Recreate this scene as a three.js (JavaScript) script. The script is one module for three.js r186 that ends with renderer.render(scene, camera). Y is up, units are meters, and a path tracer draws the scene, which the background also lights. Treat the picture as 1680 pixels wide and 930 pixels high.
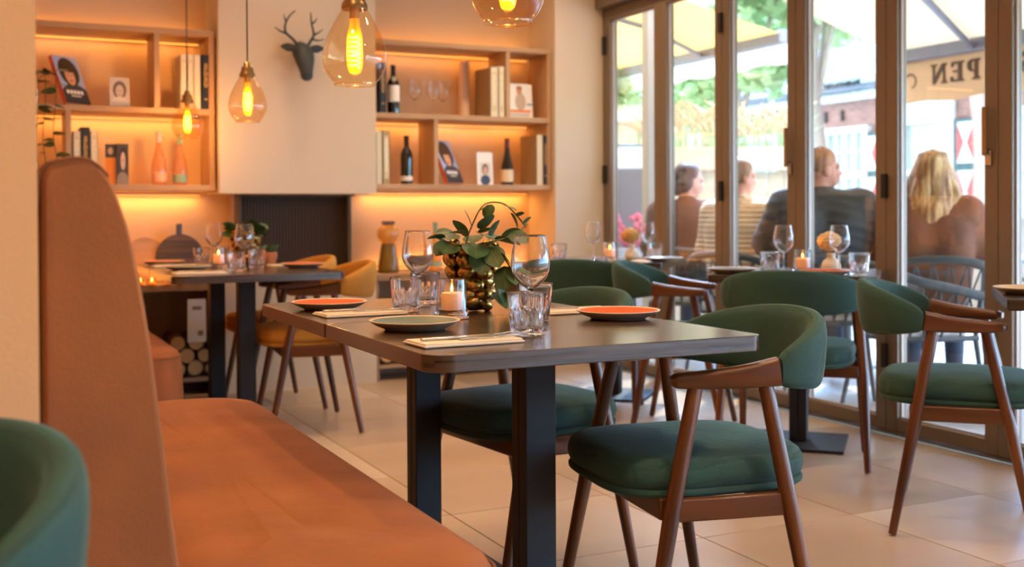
import * as THREE from 'three';
import { mergeGeometries, mergeVertices } from 'three/addons/utils/BufferGeometryUtils.js';
import { RoundedBoxGeometry } from 'three/addons/geometries/RoundedBoxGeometry.js';
import { MarchingCubes } from 'three/addons/objects/MarchingCubes.js';
import { TextGeometry } from 'three/addons/geometries/TextGeometry.js';
import { FontLoader } from 'three/addons/loaders/FontLoader.js';
import { RectAreaLightUniformsLib } from 'three/addons/lights/RectAreaLightUniformsLib.js';
import { Sky } from 'three/addons/objects/Sky.js';

// ------------------------------------------------------------------ camera, sky, sun, lamps, exposure
RectAreaLightUniformsLib.init();
const scene = new THREE.Scene();
const FOCAL = 1850, PY = 369, FULL_H = 2 * (930 - PY);        // focal length and optical axis in pixels of the 1680 x 930 frame
const camera = new THREE.PerspectiveCamera(2 * Math.atan(FULL_H / 2 / FOCAL) * 180 / Math.PI, 1680 / FULL_H, 0.05, 200);
camera.position.set(0, 1.02, 0);
camera.rotation.order = 'YXZ';
camera.rotation.set(-0.7 * Math.PI / 180, -Math.atan2(890, 1850), -0.005);
camera.setViewOffset(1680, FULL_H, 0, FULL_H - 930, 1680, 930);
camera.focus = 2.62;
camera.userData.fStop = camera.getFocalLength() / 1000 / 0.0115;
scene.add(camera);

const renderer = new THREE.WebGLRenderer();
renderer.toneMapping = THREE.LinearToneMapping;
renderer.toneMappingExposure = 1.06;
renderer.shadowMap.enabled = true;

const sky = new Sky();
sky.scale.setScalar(1000);
const SUN = new THREE.Vector3(0.42, 0.80, -0.42).normalize();
Object.assign(sky.material.uniforms.turbidity, { value: 9 });
Object.assign(sky.material.uniforms.rayleigh, { value: 0.8 });
Object.assign(sky.material.uniforms.cloudCoverage, { value: 0.8 });
Object.assign(sky.material.uniforms.cloudDensity, { value: 0.7 });
sky.material.uniforms.sunPosition.value.copy(SUN);
scene.add(sky);
scene.backgroundIntensity = 3.8;

const sun = new THREE.DirectionalLight(0xfff1dc, 8);
sun.position.copy(SUN).multiplyScalar(30); sun.target.position.set(0, 0, 0);
sun.castShadow = true; sun.shadow.mapSize.set(2048, 2048);
Object.assign(sun.shadow.camera, { left: -22, right: 22, top: 22, bottom: -22, near: 1, far: 80 });
scene.add(sun, sun.target);

const LAMP = { pendant: 0.5, spot: 5.6, led: 22, candle: 0.05 };     // strengths of the lamps that their builders below set up

// ------------------------------------------------------------------ helpers
const V = (x, y, z) => new THREE.Vector3(x, y, z);
const { sin, cos, PI, abs, min, max, sqrt, pow, floor } = Math;
const lerp = (a, b, t) => a + (b - a) * t, clamp01 = (x) => min(1, max(0, x));
let seedState = 7;
const rnd = () => { seedState = (seedState * 1664525 + 1013904223) >>> 0; return seedState / 4294967296; };
const rr = (a, b) => a + (b - a) * rnd();
const seed = (n) => { seedState = n >>> 0; rnd(); rnd(); };

const taken = {};
function numbered(n) {
  const k = taken[n] = (taken[n] ?? -1) + 1;
  return k ? n + '_' + String(k).padStart(3, '0') : n;
}
function shade(o) { o.traverse((c) => { if (c.isMesh) { c.castShadow = true; c.receiveShadow = true; } }); return o; }
function thing(name, label, category, [x, y, z] = [0, 0, 0], turn = 0, group) {
  const o = new THREE.Group();
  o.name = numbered(name); o.position.set(x, y, z); o.rotation.y = turn;
  o.userData = { label, category }; if (group) o.userData.group = group;
  scene.add(o); return o;
}
function single(name, label, category, geo, mat, [x, y, z] = [0, 0, 0], turn = 0, group) {
  const o = new THREE.Mesh(geo, mat);
  o.name = numbered(name); o.position.set(x, y, z); o.rotation.y = turn;
  o.userData = { label, category }; if (group) o.userData.group = group;
  scene.add(o); return shade(o);
}
function part(name, geo, mat, parent, label) {
  const o = new THREE.Mesh(geo, mat);
  o.name = name; if (label) o.userData.label = label;
  parent.add(o); return shade(o);
}
function struct(name, geo, mat, parent) {
  const o = geo ? new THREE.Mesh(geo, mat) : new THREE.Group();
  o.name = name; if (!parent) o.userData.kind = 'structure';
  (parent ?? scene).add(o); return shade(o);
}
function copyOf(root, [x, y, z], turn, label, group) {
  const r = root.clone(); r.name = numbered(root.name.replace(/_\d{3}$/, '')); scene.add(r);
  r.position.set(x, y, z); if (turn !== undefined && turn !== null) r.rotation.set(0, turn, 0);
  r.userData = { ...root.userData }; if (label) r.userData.label = label;
  if (group) r.userData.group = group;
  return r;
}

// geometry: every helper returns a BufferGeometry
const moved = (g, x, y, z) => g.translate(x, y, z);
const box = (w, h, d, x = 0, y = 0, z = 0) => new THREE.BoxGeometry(w, h, d).translate(x, y, z);
const span = (x0, x1, y0, y1, z0, z1) => box(abs(x1 - x0), abs(y1 - y0), abs(z1 - z0), (x0 + x1) / 2, (y0 + y1) / 2, (z0 + z1) / 2);
const rbox = (w, h, d, r, x = 0, y = 0, z = 0, s = 2) => new RoundedBoxGeometry(w, h, d, s, min(r, w / 2.01, h / 2.01, d / 2.01)).translate(x, y, z);
const rspan = (x0, x1, y0, y1, z0, z1, r) => rbox(abs(x1 - x0), abs(y1 - y0), abs(z1 - z0), r, (x0 + x1) / 2, (y0 + y1) / 2, (z0 + z1) / 2);
function plain(g) { g = g.index ? g.toNonIndexed() : g; for (const k of Object.keys(g.attributes)) if (!['position', 'normal', 'uv'].includes(k)) g.deleteAttribute(k); return g; }
const merged = (list) => mergeGeometries(list.map(plain));
function volume(g) {
  const p = g.attributes.position, ix = g.index, n = ix ? ix.count : p.count, a = V(), b = V(), c = V(); let v = 0;
  for (let i = 0; i < n; i += 3) {
    a.fromBufferAttribute(p, ix ? ix.getX(i) : i); b.fromBufferAttribute(p, ix ? ix.getX(i + 1) : i + 1); c.fromBufferAttribute(p, ix ? ix.getX(i + 2) : i + 2);
    v += a.dot(b.cross(c));
  }
  return v / 6;
}
function outward(g) {          // turns a closed indexed surface so that its faces look outwards
  if (volume(g) < 0) { const a = g.index.array; for (let i = 0; i < a.length; i += 3) { const t = a[i]; a[i] = a[i + 1]; a[i + 1] = t; } }
  g.computeVertexNormals(); return g;
}
// rings of equal length joined into one skin; caps close the two ends
function skin(rings, { capA = true, capB = true, hardCaps = true, uv = true } = {}) {
  const n = rings[0].length, pos = [], uvs = [], ix = [];
  rings.forEach((r, i) => { for (let j = 0; j <= n; j++) { const q = r[j % n]; pos.push(q.x, q.y, q.z); uvs.push(j / n, i / (rings.length - 1)); } });
  const id = (i, j) => i * (n + 1) + j;
  for (let i = 0; i < rings.length - 1; i++) for (let j = 0; j < n; j++) ix.push(id(i, j), id(i, j + 1), id(i + 1, j), id(i + 1, j), id(i, j + 1), id(i + 1, j + 1));
  const cap = (r, flip, row) => {
    const c = r.reduce((s, q) => s.add(q), V()).divideScalar(n); let base;
    if (hardCaps) { base = pos.length / 3; for (const q of r) { pos.push(q.x, q.y, q.z); uvs.push(0, 0); } } else base = id(row, 0);
    pos.push(c.x, c.y, c.z); uvs.push(0.5, 0.5); const m = pos.length / 3 - 1;
    for (let j = 0; j < n; j++) { const a = base + j, b = hardCaps ? base + (j + 1) % n : base + j + 1; flip ? ix.push(b, a, m) : ix.push(a, b, m); }
  };
  if (capA) cap(rings[0], true, 0);
  if (capB) cap(rings[rings.length - 1], false, rings.length - 1);
  const g = new THREE.BufferGeometry();
  g.setAttribute('position', new THREE.Float32BufferAttribute(pos, 3)); g.setAttribute('uv', new THREE.Float32BufferAttribute(uvs, 2)); g.setIndex(ix);
  outward(g);
  const p = g.attributes.normal;          // weld the normals along the ring seam
  for (let i = 0; i < rings.length; i++) { const a = id(i, 0), b = id(i, n), x = V().fromBufferAttribute(p, a).add(V().fromBufferAttribute(p, b)).normalize(); p.setXYZ(a, x.x, x.y, x.z); p.setXYZ(b, x.x, x.y, x.z); }
  return g;
}
// a closed section [side, up] carried along a path
const superSec = (w, h, n = 16, e = 2.6) => Array.from({ length: n }, (_, i) => { const t = i / n * 2 * PI, c = cos(t), s = sin(t); return [w / 2 * Math.sign(c) * pow(abs(c), 2 / e), h / 2 * Math.sign(s) * pow(abs(s), 2 / e)]; });
function sweep(pts, secs, opt = {}) {
  const up0 = opt.up ?? V(0, 1, 0);
  return skin(pts.map((p, i) => {
    const t = pts[min(i + 1, pts.length - 1)].clone().sub(pts[max(i - 1, 0)]).normalize();
    const side = up0.clone().cross(t).normalize(), up = t.clone().cross(side).normalize();
    return (typeof secs === 'function' ? secs(i / (pts.length - 1)) : secs).map(([a, b]) => p.clone().addScaledVector(side, a).addScaledVector(up, b));
  }), opt);
}
const limb = (a, b, ra, rb, n = 14) => sweep([a, a.clone().lerp(b, 0.5), b], (t) => superSec(2 * lerp(ra, rb, t), 2 * lerp(ra, rb, t), n, 2), { up: abs(b.clone().sub(a).normalize().y) > 0.9 ? V(0, 0, 1) : V(0, 1, 0) });
const curve = (pts, n) => new THREE.CatmullRomCurve3(pts).getPoints(n);
const tube = (pts, r, n = 24, rad = 8) => new THREE.TubeGeometry(new THREE.CatmullRomCurve3(pts), n, r, rad, false);
const lathe = (pts, n = 32) => { const g = new THREE.LatheGeometry(pts.map(([x, y]) => new THREE.Vector2(x, y)), n); if (volume(g) < 0) { const a = g.index.array; for (let i = 0; i < a.length; i += 3) { const t = a[i]; a[i] = a[i + 1]; a[i + 1] = t; } const m = g.attributes.normal; for (let i = 0; i < m.count; i++) m.setXYZ(i, -m.getX(i), -m.getY(i), -m.getZ(i)); } return g; };
// a soft pad: outline function t -> [x, z], rings of [inset, y]
function pad(outline, rows, n = 48) {
  return skin(rows.map(([inset, y, bulge]) => Array.from({ length: n }, (_, i) => { const [x, z] = outline(i / n * 2 * PI), d = Math.hypot(x, z), k = max(0, 1 - inset / d); return V(x * k, typeof y === 'function' ? y(x * k, z * k) : y, z * k); })), { hardCaps: false });
}
function roundedRect(w, d, r) {          // r: one radius or four (min-min, max-min, max-max, min-max)
  const [a, b, c, e] = Array.isArray(r) ? r : [r, r, r, r], s = new THREE.Shape(), x = w / 2, y = d / 2;
  s.moveTo(-x + a, -y); s.lineTo(x - b, -y); s.absarc(x - b, -y + b, b, -PI / 2, 0); s.lineTo(x, y - c); s.absarc(x - c, y - c, c, 0, PI / 2);
  s.lineTo(-x + e, y); s.absarc(-x + e, y - e, e, PI / 2, PI); s.lineTo(-x, -y + a); s.absarc(-x + a, -y + a, a, PI, 1.5 * PI); return s;
}
function slab(shape, t, bevel = 0.002) {   // a plate lying flat: shape x -> x, shape y -> -z, top at y = t
  return new THREE.ExtrudeGeometry(shape, { depth: t - 2 * bevel, bevelEnabled: bevel > 0, bevelThickness: bevel, bevelSize: bevel, bevelOffset: -bevel, bevelSegments: 2, curveSegments: 8 }).rotateX(-PI / 2).translate(0, bevel, 0);
}
// uv in metres from the position, the grain along one axis (v)
function metres(g, grain = 'y', offset = 0) {
  const p = g.attributes.position, nn = g.attributes.normal, uv = new Float32Array(p.count * 2), at = { x: 0, y: 1, z: 2 }[grain];
  for (let i = 0; i < p.count; i++) {
    const q = [p.getX(i), p.getY(i), p.getZ(i)], m = [abs(nn.getX(i)), abs(nn.getY(i)), abs(nn.getZ(i))], k = m.indexOf(max(...m));
    const rest = [0, 1, 2].filter((a) => a !== k), v = rest.includes(at) ? at : rest[1], u = rest.find((a) => a !== v);
    uv[i * 2] = q[u] + offset; uv[i * 2 + 1] = q[v] + offset * 1.7;
  }
  g.setAttribute('uv', new THREE.BufferAttribute(uv, 2)); return g;
}

// ------------------------------------------------------------------ textures
const hash = (x, y) => { let h = Math.imul(x, 374761393) + Math.imul(y, 668265263) | 0; h = Math.imul(h ^ (h >>> 13), 1274126177); return ((h ^ (h >>> 16)) >>> 0) / 4294967296; };
function vnoise(x, y, px, py) {            // value noise with a period, so that tiles join
  const x0 = floor(x), y0 = floor(y), fx = x - x0, fy = y - y0, s = fx * fx * (3 - 2 * fx), t = fy * fy * (3 - 2 * fy), w = (a, p) => ((a % p) + p) % p;
  return lerp(lerp(hash(w(x0, px), w(y0, py)), hash(w(x0 + 1, px), w(y0, py)), s), lerp(hash(w(x0, px), w(y0 + 1, py)), hash(w(x0 + 1, px), w(y0 + 1, py)), s), t);
}
function fbm(u, v, fx, fy, oct = 4) { let s = 0, a = 0.5, k = 1; for (let i = 0; i < oct; i++, a *= 0.5, k *= 2) s += a * vnoise(u * fx * k + i * 17, v * fy * k + i * 5, fx * k, fy * k); return s / (1 - pow(0.5, oct)); }
function tex(w, h, fn, srgb = true, wrap = true) {
  const d = new Uint8Array(w * h * 4);
  for (let y = 0; y < h; y++) for (let x = 0; x < w; x++) { const c = fn((x + 0.5) / w, (y + 0.5) / h), o = (y * w + x) * 4; for (let k = 0; k < 3; k++) d[o + k] = 255 * clamp01(Array.isArray(c) ? c[k] : c); d[o + 3] = 255; }
  const t = new THREE.DataTexture(d, w, h); t.magFilter = THREE.LinearFilter; t.minFilter = THREE.LinearFilter;
  if (wrap) t.wrapS = t.wrapT = THREE.RepeatWrapping;
  if (srgb) t.colorSpace = THREE.SRGBColorSpace;
  t.needsUpdate = true; return t;
}
function canvasTex(w, h, draw) {
  const c = document.createElement('canvas'); c.width = w; c.height = h; draw(c.getContext('2d'), w, h);
  const t = new THREE.CanvasTexture(c); t.colorSpace = THREE.SRGBColorSpace; return t;
}
const rgb = (hex) => [(hex >> 16) / 255, (hex >> 8 & 255) / 255, (hex & 255) / 255];
const mix3 = (a, b, t) => [lerp(a[0], b[0], t), lerp(a[1], b[1], t), lerp(a[2], b[2], t)];
const rep = (t, k) => { t.repeat.set(k, k); return t; };
function woodMap(dark, light, fx, fy, pores = 0.35) {   // one tile is a metre wide, grain along v
  const a = rgb(dark), b = rgb(light);
  return tex(512, 512, (u, v) => {
    const w = fbm(u, v, 6, 2, 3), g = fbm(u + 0.04 * w, v, fx, fy, 4), p = fbm(u, v, fx * 4, fy * 2, 2);
    return mix3(a, b, clamp01(0.15 + 0.9 * (g - 0.2) + 0.35 * (w - 0.5) - pores * max(0, p - 0.6)));
  });
}
const grainBump = tex(512, 512, (u, v) => fbm(u, v, 90, 5, 3), false);
const fineNoise = tex(256, 256, (u, v) => fbm(u, v, 48, 48, 3), false);
const clothNoise = tex(256, 256, (u, v) => 0.6 * fbm(u, v, 10, 10, 4) + 0.4 * vnoise(u * 128, v * 128, 128, 128), false);

// ------------------------------------------------------------------ materials
const std = (o) => new THREE.MeshStandardMaterial(o);
const phy = (o) => new THREE.MeshPhysicalMaterial(o);
const velvet = (hex, sheenHex, amount = 0.8, spread = 0.28) => {
  const c = rgb(hex);
  return phy({ map: rep(tex(256, 256, (u, v) => { const n = fbm(u, v, 5, 5, 4) - 0.5; return c.map((x) => x * (1 + spread * n)); }), 1.4), roughness: 0.92, sheen: amount, sheenColor: new THREE.Color(sheenHex), sheenRoughness: 0.45, bumpMap: rep(clothNoise.clone(), 5), bumpScale: 0.0012 });
};
const M = {
  plaster: std({ color: 0xd2c0a8, roughness: 0.95, bumpMap: rep(fineNoise.clone(), 6), bumpScale: 0.0003 }),
  warmWall: std({ color: 0xe0a874, roughness: 0.95, bumpMap: rep(fineNoise.clone(), 6), bumpScale: 0.0003 }),
  nicheWall: std({ color: 0xe2c29c, roughness: 0.95, bumpMap: rep(fineNoise.clone(), 6), bumpScale: 0.0003 }),
  ceiling: std({ color: 0xe8e0d4, roughness: 0.95 }),
  oak: std({ map: woodMap(0xb08862, 0xcca67e, 26, 2), roughness: 0.6, bumpMap: grainBump, bumpScale: 0.0004 }),
  counter: std({ map: woodMap(0x8d6c50, 0xab8866, 22, 2), roughness: 0.6 }),
  walnut: phy({ map: woodMap(0x3c1a08, 0x965a26, 22, 2), roughness: 0.28, clearcoat: 0.15, clearcoatRoughness: 0.3, bumpMap: grainBump, bumpScale: 0.0002 }),
  tableTop: phy({ clearcoat: 0.4, clearcoatRoughness: 0.16, map: woodMap(0x22160e, 0x76583f, 46, 2, 1.6), roughness: 0.24, bumpMap: grainBump, bumpScale: 0.0005 }),
  black: std({ color: 0x17161a, roughness: 0.6, bumpMap: rep(fineNoise.clone(), 8), bumpScale: 0.0006 }),
  bronze: std({ color: 0x7c6c5a, roughness: 0.45, metalness: 0.35 }),
  bead: std({ color: 0xb9aca0, roughness: 0.45, metalness: 0.2 }),
  steel: std({ color: 0xb4aca2, roughness: 0.22, metalness: 1 }),
  brass: std({ color: 0x94744a, roughness: 0.36, metalness: 1 }),
  gold: std({ color: 0xa88448, roughness: 0.26, metalness: 1 }),
  green: velvet(0x2c4c44, 0x9abcb0, 0.75),
  caramel: velvet(0x96562a, 0xd09060, 0.22, 0.2),
  mustard: velvet(0xb87c28, 0xe8b870, 0.4, 0.2),
  glass: phy({ color: 0xffffff, roughness: 0, transmission: 1, thickness: 0.01, ior: 1.5 }),
  pane: phy({ color: 0xf4f9f7, roughness: 0, transmission: 1, thickness: 0, ior: 1.5 }),
  amber: phy({ color: 0xfcebcf, roughness: 0, transmission: 1, thickness: 0, ior: 1.6 }),
  bulbGlass: phy({ color: 0xffc060, emissive: 0xff9a28, emissiveIntensity: 0.9, roughness: 0.05, transmission: 0.8, thickness: 0, ior: 1.3 }),
  glow: std({ color: 0x000000, emissive: 0xffcf80, emissiveIntensity: 60 }),
  flame: std({ color: 0x000000, emissive: 0xffb855, emissiveIntensity: 14 }),
  led: std({ color: 0x000000, emissive: 0xff9a3a, emissiveIntensity: 4 }),
  unseenDownlight: std({ color: 0x000000, emissive: 0xffd9a8, emissiveIntensity: 6 }),  // glowing lens of the unseen ceiling spots
  wax: phy({ color: 0xf6e3c4, roughness: 0.6, transmission: 0.35, thickness: 0 }),
  leaf: phy({ map: tex(128, 128, (u, v) => mix3(rgb(0x2b4523), rgb(0x52703a), fbm(u, v, 4, 4, 3) * 0.8 + (abs(u - 0.5) < 0.02 ? 0.4 : 0))), roughness: 0.5, transmission: 0.2, thickness: 0, side: THREE.DoubleSide }),
  stem: std({ color: 0x5a5a30, roughness: 0.8 }),
  terracotta: phy({ map: tex(256, 256, (u, v) => mix3(rgb(0xb04a20), rgb(0xd8642e), fbm(u, v, 6, 6, 5))), roughness: 0.55, specularIntensity: 0.35 }),
  seaGreen: phy({ map: tex(256, 256, (u, v) => mix3(rgb(0x46554c), rgb(0x74847a), fbm(u, v, 6, 6, 5))), roughness: 0.45, specularIntensity: 0.5 }),
  clay: std({ map: tex(128, 128, (u, v) => mix3(rgb(0x74665a), rgb(0xb59878), fbm(u, v, 12, 12, 4))), roughness: 0.5 }),
  rim: std({ map: tex(128, 128, (u, v) => mix3(rgb(0xa87c56), rgb(0xe4d6c4), fbm(u, v, 20, 20, 4))), roughness: 0.35 }),
  linen: std({ color: 0xd8c4ac, roughness: 0.9, bumpMap: rep(clothNoise.clone(), 10), bumpScale: 0.0006 }),
  cream: std({ color: 0xe9dcc4, roughness: 0.8 }),
  paper: std({ color: 0xeee2cc, roughness: 0.9 }),
  white: std({ color: 0xe9e6e0, roughness: 0.6 }),
  dark: std({ color: 0x1d1b1b, roughness: 0.7 }),
  stag: std({ color: 0x2e3234, roughness: 0.55 }),
  soot: std({ color: 0x5c4e44, roughness: 0.8 }),
};
M.glass.name = 'clear_glass';
// ------------------------------------------------------------------ the room: floor, walls, ceiling
const XW = 3.755, ZB = -6.80, ZF = -6.42, CEIL = 3.05, ZEND = 4.5, XL = -3.2;
{
  const slabMat = std({ color: 0x6b5a4a, roughness: 0.9 });
  const floorSlab = struct('floor', span(XL, XW + 0.02, -0.2, -0.012, ZB, ZEND), slabMat);
  const tileTex = (a, b) => tex(512, 512, (u, v) => { const n = fbm(u, v, 3, 3, 5), m = fbm(u + 0.3, v, 7, 5, 4); return mix3(rgb(a), rgb(b), clamp01(0.1 + n * 0.75 + 0.3 * (m - 0.5))); });
  const rough = tex(256, 256, (u, v) => 0.30 + 0.08 * fbm(u, v, 5, 5, 4), false);
  const tones = [[0xa48c72, 0xc4ac90], [0x988068, 0xb8a084], [0xae9880, 0xccb69c], [0xa28a74, 0xbea68c]].map(([a, b]) => std({ map: rep(tileTex(a, b), 1), roughness: 1, roughnessMap: rough, bumpMap: rep(fineNoise.clone(), 3), bumpScale: 0.0003 }));
  const S = 0.6, x0 = 2.05 - 7 * S, z0 = -2.30 - 8 * S;
  seed(11);
  const whole = metres(slab(roundedRect(S - 0.004, S - 0.004, 0.002), 0.012, 0.0012), 'z');
  for (let i = 0; i < 10; i++) for (let j = 0; j < 12; j++) {
    let xa = x0 + i * S, xb = xa + S, za = z0 + j * S, zb = za + S;
    if (xb < -0.1 && zb < -1.6) continue;
    xb = min(xb, XW - 0.03); za = max(za, ZB + 0.02); if (xb - xa < 0.02 || zb - za < 0.02) continue;
    const cut = xb - xa < S - 1e-6 || zb - za < S - 1e-6, g = cut ? metres(slab(roundedRect(xb - xa - 0.004, zb - za - 0.004, 0.002), 0.012, 0.0012), 'z') : whole;
    const t = part('floor_tile', g, tones[floor(rnd() * 4)], floorSlab);
    t.position.set((xa + xb) / 2, -0.012, (za + zb) / 2);
    if (!cut) t.rotation.y = floor(rnd() * 4) * PI / 2;
  }
  const front = z0 + 12 * S;
  const rest = part('floor_screed', span(XL, XW, -0.012, -0.0005, front, ZEND), tones[0], floorSlab);
  metres(rest.geometry, 'z');
  const rest2 = part('floor_screed', span(XL, x0 - 0.002, -0.012, -0.0005, -1.75, front), tones[0], floorSlab);
  metres(rest2.geometry, 'z');
  struct('ceiling', span(XL - 0.2, XW + 0.3, CEIL, CEIL + 0.2, ZB - 0.2, ZEND + 0.2), M.ceiling);
  struct('wall_front', metres(span(XL, 0.078, -0.2, CEIL, -1.78, -1.55), 'y'), M.warmWall);
  struct('wall_left', metres(span(-0.15, 0.078, -0.2, CEIL, ZB, -1.78), 'y'), M.warmWall);
  struct('wall_far_left', metres(span(XL - 0.2, XL, -0.2, CEIL, -1.78, ZEND), 'y'), M.warmWall);
  struct('wall_rear', metres(span(XL - 0.2, XW + 0.3, -0.2, CEIL, ZEND, ZEND + 0.2), 'y'), M.plaster);
  struct('wall_back', metres(span(-0.15, XW + 0.3, -0.2, CEIL, ZB - 0.2, ZB), 'y'), M.nicheWall);
  struct('wall_pillar', metres(span(3.40, XW + 0.02, -0.2, CEIL, ZB, ZF), 'y'), M.plaster);
  struct('wall_over_doors', span(XW - 0.01, XW + 0.25, 2.34, CEIL, ZF, ZEND), M.plaster);
}

// the chimney breast with its open fire, the plinth below and the niches on both sides
{
  const c = struct('chimney_breast');
  struct('chimney_hood', metres(span(1.268, 2.192, 1.128, CEIL, ZF, ZB), 'y'), M.plaster, c);
  struct('hearth_plinth', metres(span(1.268, 2.186, 0, 0.664, ZF, ZB), 'y'), M.plaster, c);
  c.userData.kind = 'structure';
  const f = thing('fireplace_insert', 'black ribbed firebox under the plaster chimney hood', 'fireplace', [1.74, 0.664, -6.72]);
  part('firebox', merged([box(0.70, 0.464, 0.02, 0.02, 0.232, -0.05), box(0.02, 0.464, 0.16, -0.32, 0.232, 0.03), box(0.02, 0.464, 0.12, 0.36, 0.232, 0.0), box(0.70, 0.012, 0.2, 0.02, 0.458, 0.03)]), M.soot, f);
  const ribs = [];
  for (let k = 0; k < 34; k++) ribs.push(rbox(0.011, 0.44, 0.014, 0.004, -0.30 + k * 0.0195, 0.222, -0.034));
  part('ribbed_lining', merged(ribs), M.soot, f).userData.kind = 'stuff';
  part('front_post', rbox(0.022, 0.462, 0.022, 0.003, -0.375, 0.231, 0.16), std({ color: 0xa86a38, roughness: 0.5 }), f, 'slim copper coloured post');
  part('hearth_plate', rbox(0.80, 0.014, 0.26, 0.003, 0.0, 0.008, 0.08), M.dark, f);
}

// shelving units in the niches
const shelfTop = { R: 2.062, L: 2.046 };
function shelfUnit(label, x0, x1, ys, div, side) {
  const t = thing('wall_shelf', label, 'shelf', [(x0 + x1) / 2, ys[2], -6.46]);
  const cx = (x0 + x1) / 2, by = ys[2], th = 0.032, dep = 0.28;
  const board = (nm, y) => part(nm, metres(rbox(x1 - x0, th, dep, 0.003, 0, y - by - th / 2, -dep / 2), 'x'), M.oak, t);
  board('top_board', ys[0]); board('middle_board', ys[1]); board('bottom_board', ys[2]);
  const post = (nm, x, a, b) => part(nm, metres(rbox(0.03, a - b, dep - 0.006, 0.003, x - cx, (a + b) / 2 - by, -dep / 2 - 0.002), 'y'), M.oak, t);
  post('divider', div[0], ys[0] - th, ys[1]); post('divider', div[1], ys[1] - th, ys[2]);
  if (side > 0) { post('side_panel', x1 - 0.016, ys[0] - th, ys[1]); post('side_panel', x1 - 0.016, ys[1] - th, ys[2]); }
  return t;
}
shelfUnit('light oak wall shelf in the niche right of the chimney, holding wine and glasses', 2.194, 3.397, [2.062, 1.618, 1.188], [3.088, 2.596], 1);
shelfUnit('light oak wall shelf in the niche left of the chimney, with rose bottles', 0.08, 1.254, [2.044, 1.602, 1.176], [0.94, 0.481], 1);
// amber light strips behind the boards and on the counters
function ledStrip(label, x0, x1, y, z, dir, power) {
  const s = thing('light_strip', label, 'light strip', [(x0 + x1) / 2, y, z]);
  part('channel', box(x1 - x0, 0.008, 0.014, 0, 0.004 * -dir, 0), M.bead, s);
  part('glowing_strip', box(x1 - x0 - 0.01, 0.003, 0.009, 0, 0.0095 * -dir * -1, 0), M.led, s);
  const l = new THREE.RectAreaLight(0xffb058, power, x1 - x0 - 0.02, 0.012);
  l.position.set(0, 0.013 * dir, 0); l.rotation.x = dir < 0 ? -PI / 2 : PI / 2;
  s.add(l); return s;
}
for (const [u, x0, x1, ys] of [['right', 2.2, 3.36, [2.028, 1.584, 1.154]], ['left', 0.1, 1.22, [2.010, 1.568, 1.142]]]) {
  const k = u === 'left' ? 1.0 : 0.95;
  ledStrip(`amber light strip under the lowest ${u} shelf, lighting the wall above the counter`, x0, x1, ys[2] - 0.012, -6.755, -1, LAMP.led * 2.6 * k);
  ledStrip(`amber light strip behind the middle board of the ${u} shelf`, x0, x1, ys[1], -6.755, -1, LAMP.led * 1.3 * k);
  ledStrip(`amber light strip behind the top board of the ${u} shelf`, x0, x1, ys[0], -6.755, -1, LAMP.led * 0.8 * k);
  ledStrip(`amber light strip on top of the ${u} shelf, washing the wall above`, x0, x1, ys[0] + 0.03, -6.755, 1, LAMP.led * 0.6 * k);
}
ledStrip('amber light strip lying along the back of the right sideboard', 2.25, 3.34, 0.652, -6.755, 1, LAMP.led * 1.3);
ledStrip('amber light strip lying along the back of the left sideboard', 0.15, 1.2, 0.632, -6.755, 1, LAMP.led * 1.8);
// counters with log stores below
function counter(label, x0, x1, y) {
  const t = thing('sideboard', label, 'sideboard', [(x0 + x1) / 2, 0, ZF - 0.19]), w = x1 - x0, d = 0.36;
  part('worktop', metres(rbox(w, 0.04, d, 0.003, 0, y - 0.02, 0), 'x'), M.counter, t);
  for (const s of [-1, 1]) part('side_panel', metres(box(0.02, y - 0.04, d - 0.03, s * (w / 2 - 0.011), (y - 0.04) / 2, 0), 'y'), M.counter, t);
  part('back_panel', metres(box(w - 0.05, y - 0.05, 0.015, 0, (y - 0.05) / 2, -d / 2 + 0.02), 'y'), M.counter, t);
  part('log_shelf', metres(box(w - 0.05, 0.022, d - 0.05, 0, 0.085, 0), 'x'), M.counter, t);
  return t;
}
counter('low brown sideboard with a log store, right of the fireplace', 2.192, 3.39, 0.645);
counter('low brown sideboard with a log store, left of the fireplace behind the tables', 0.09, 1.262, 0.625);

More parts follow.
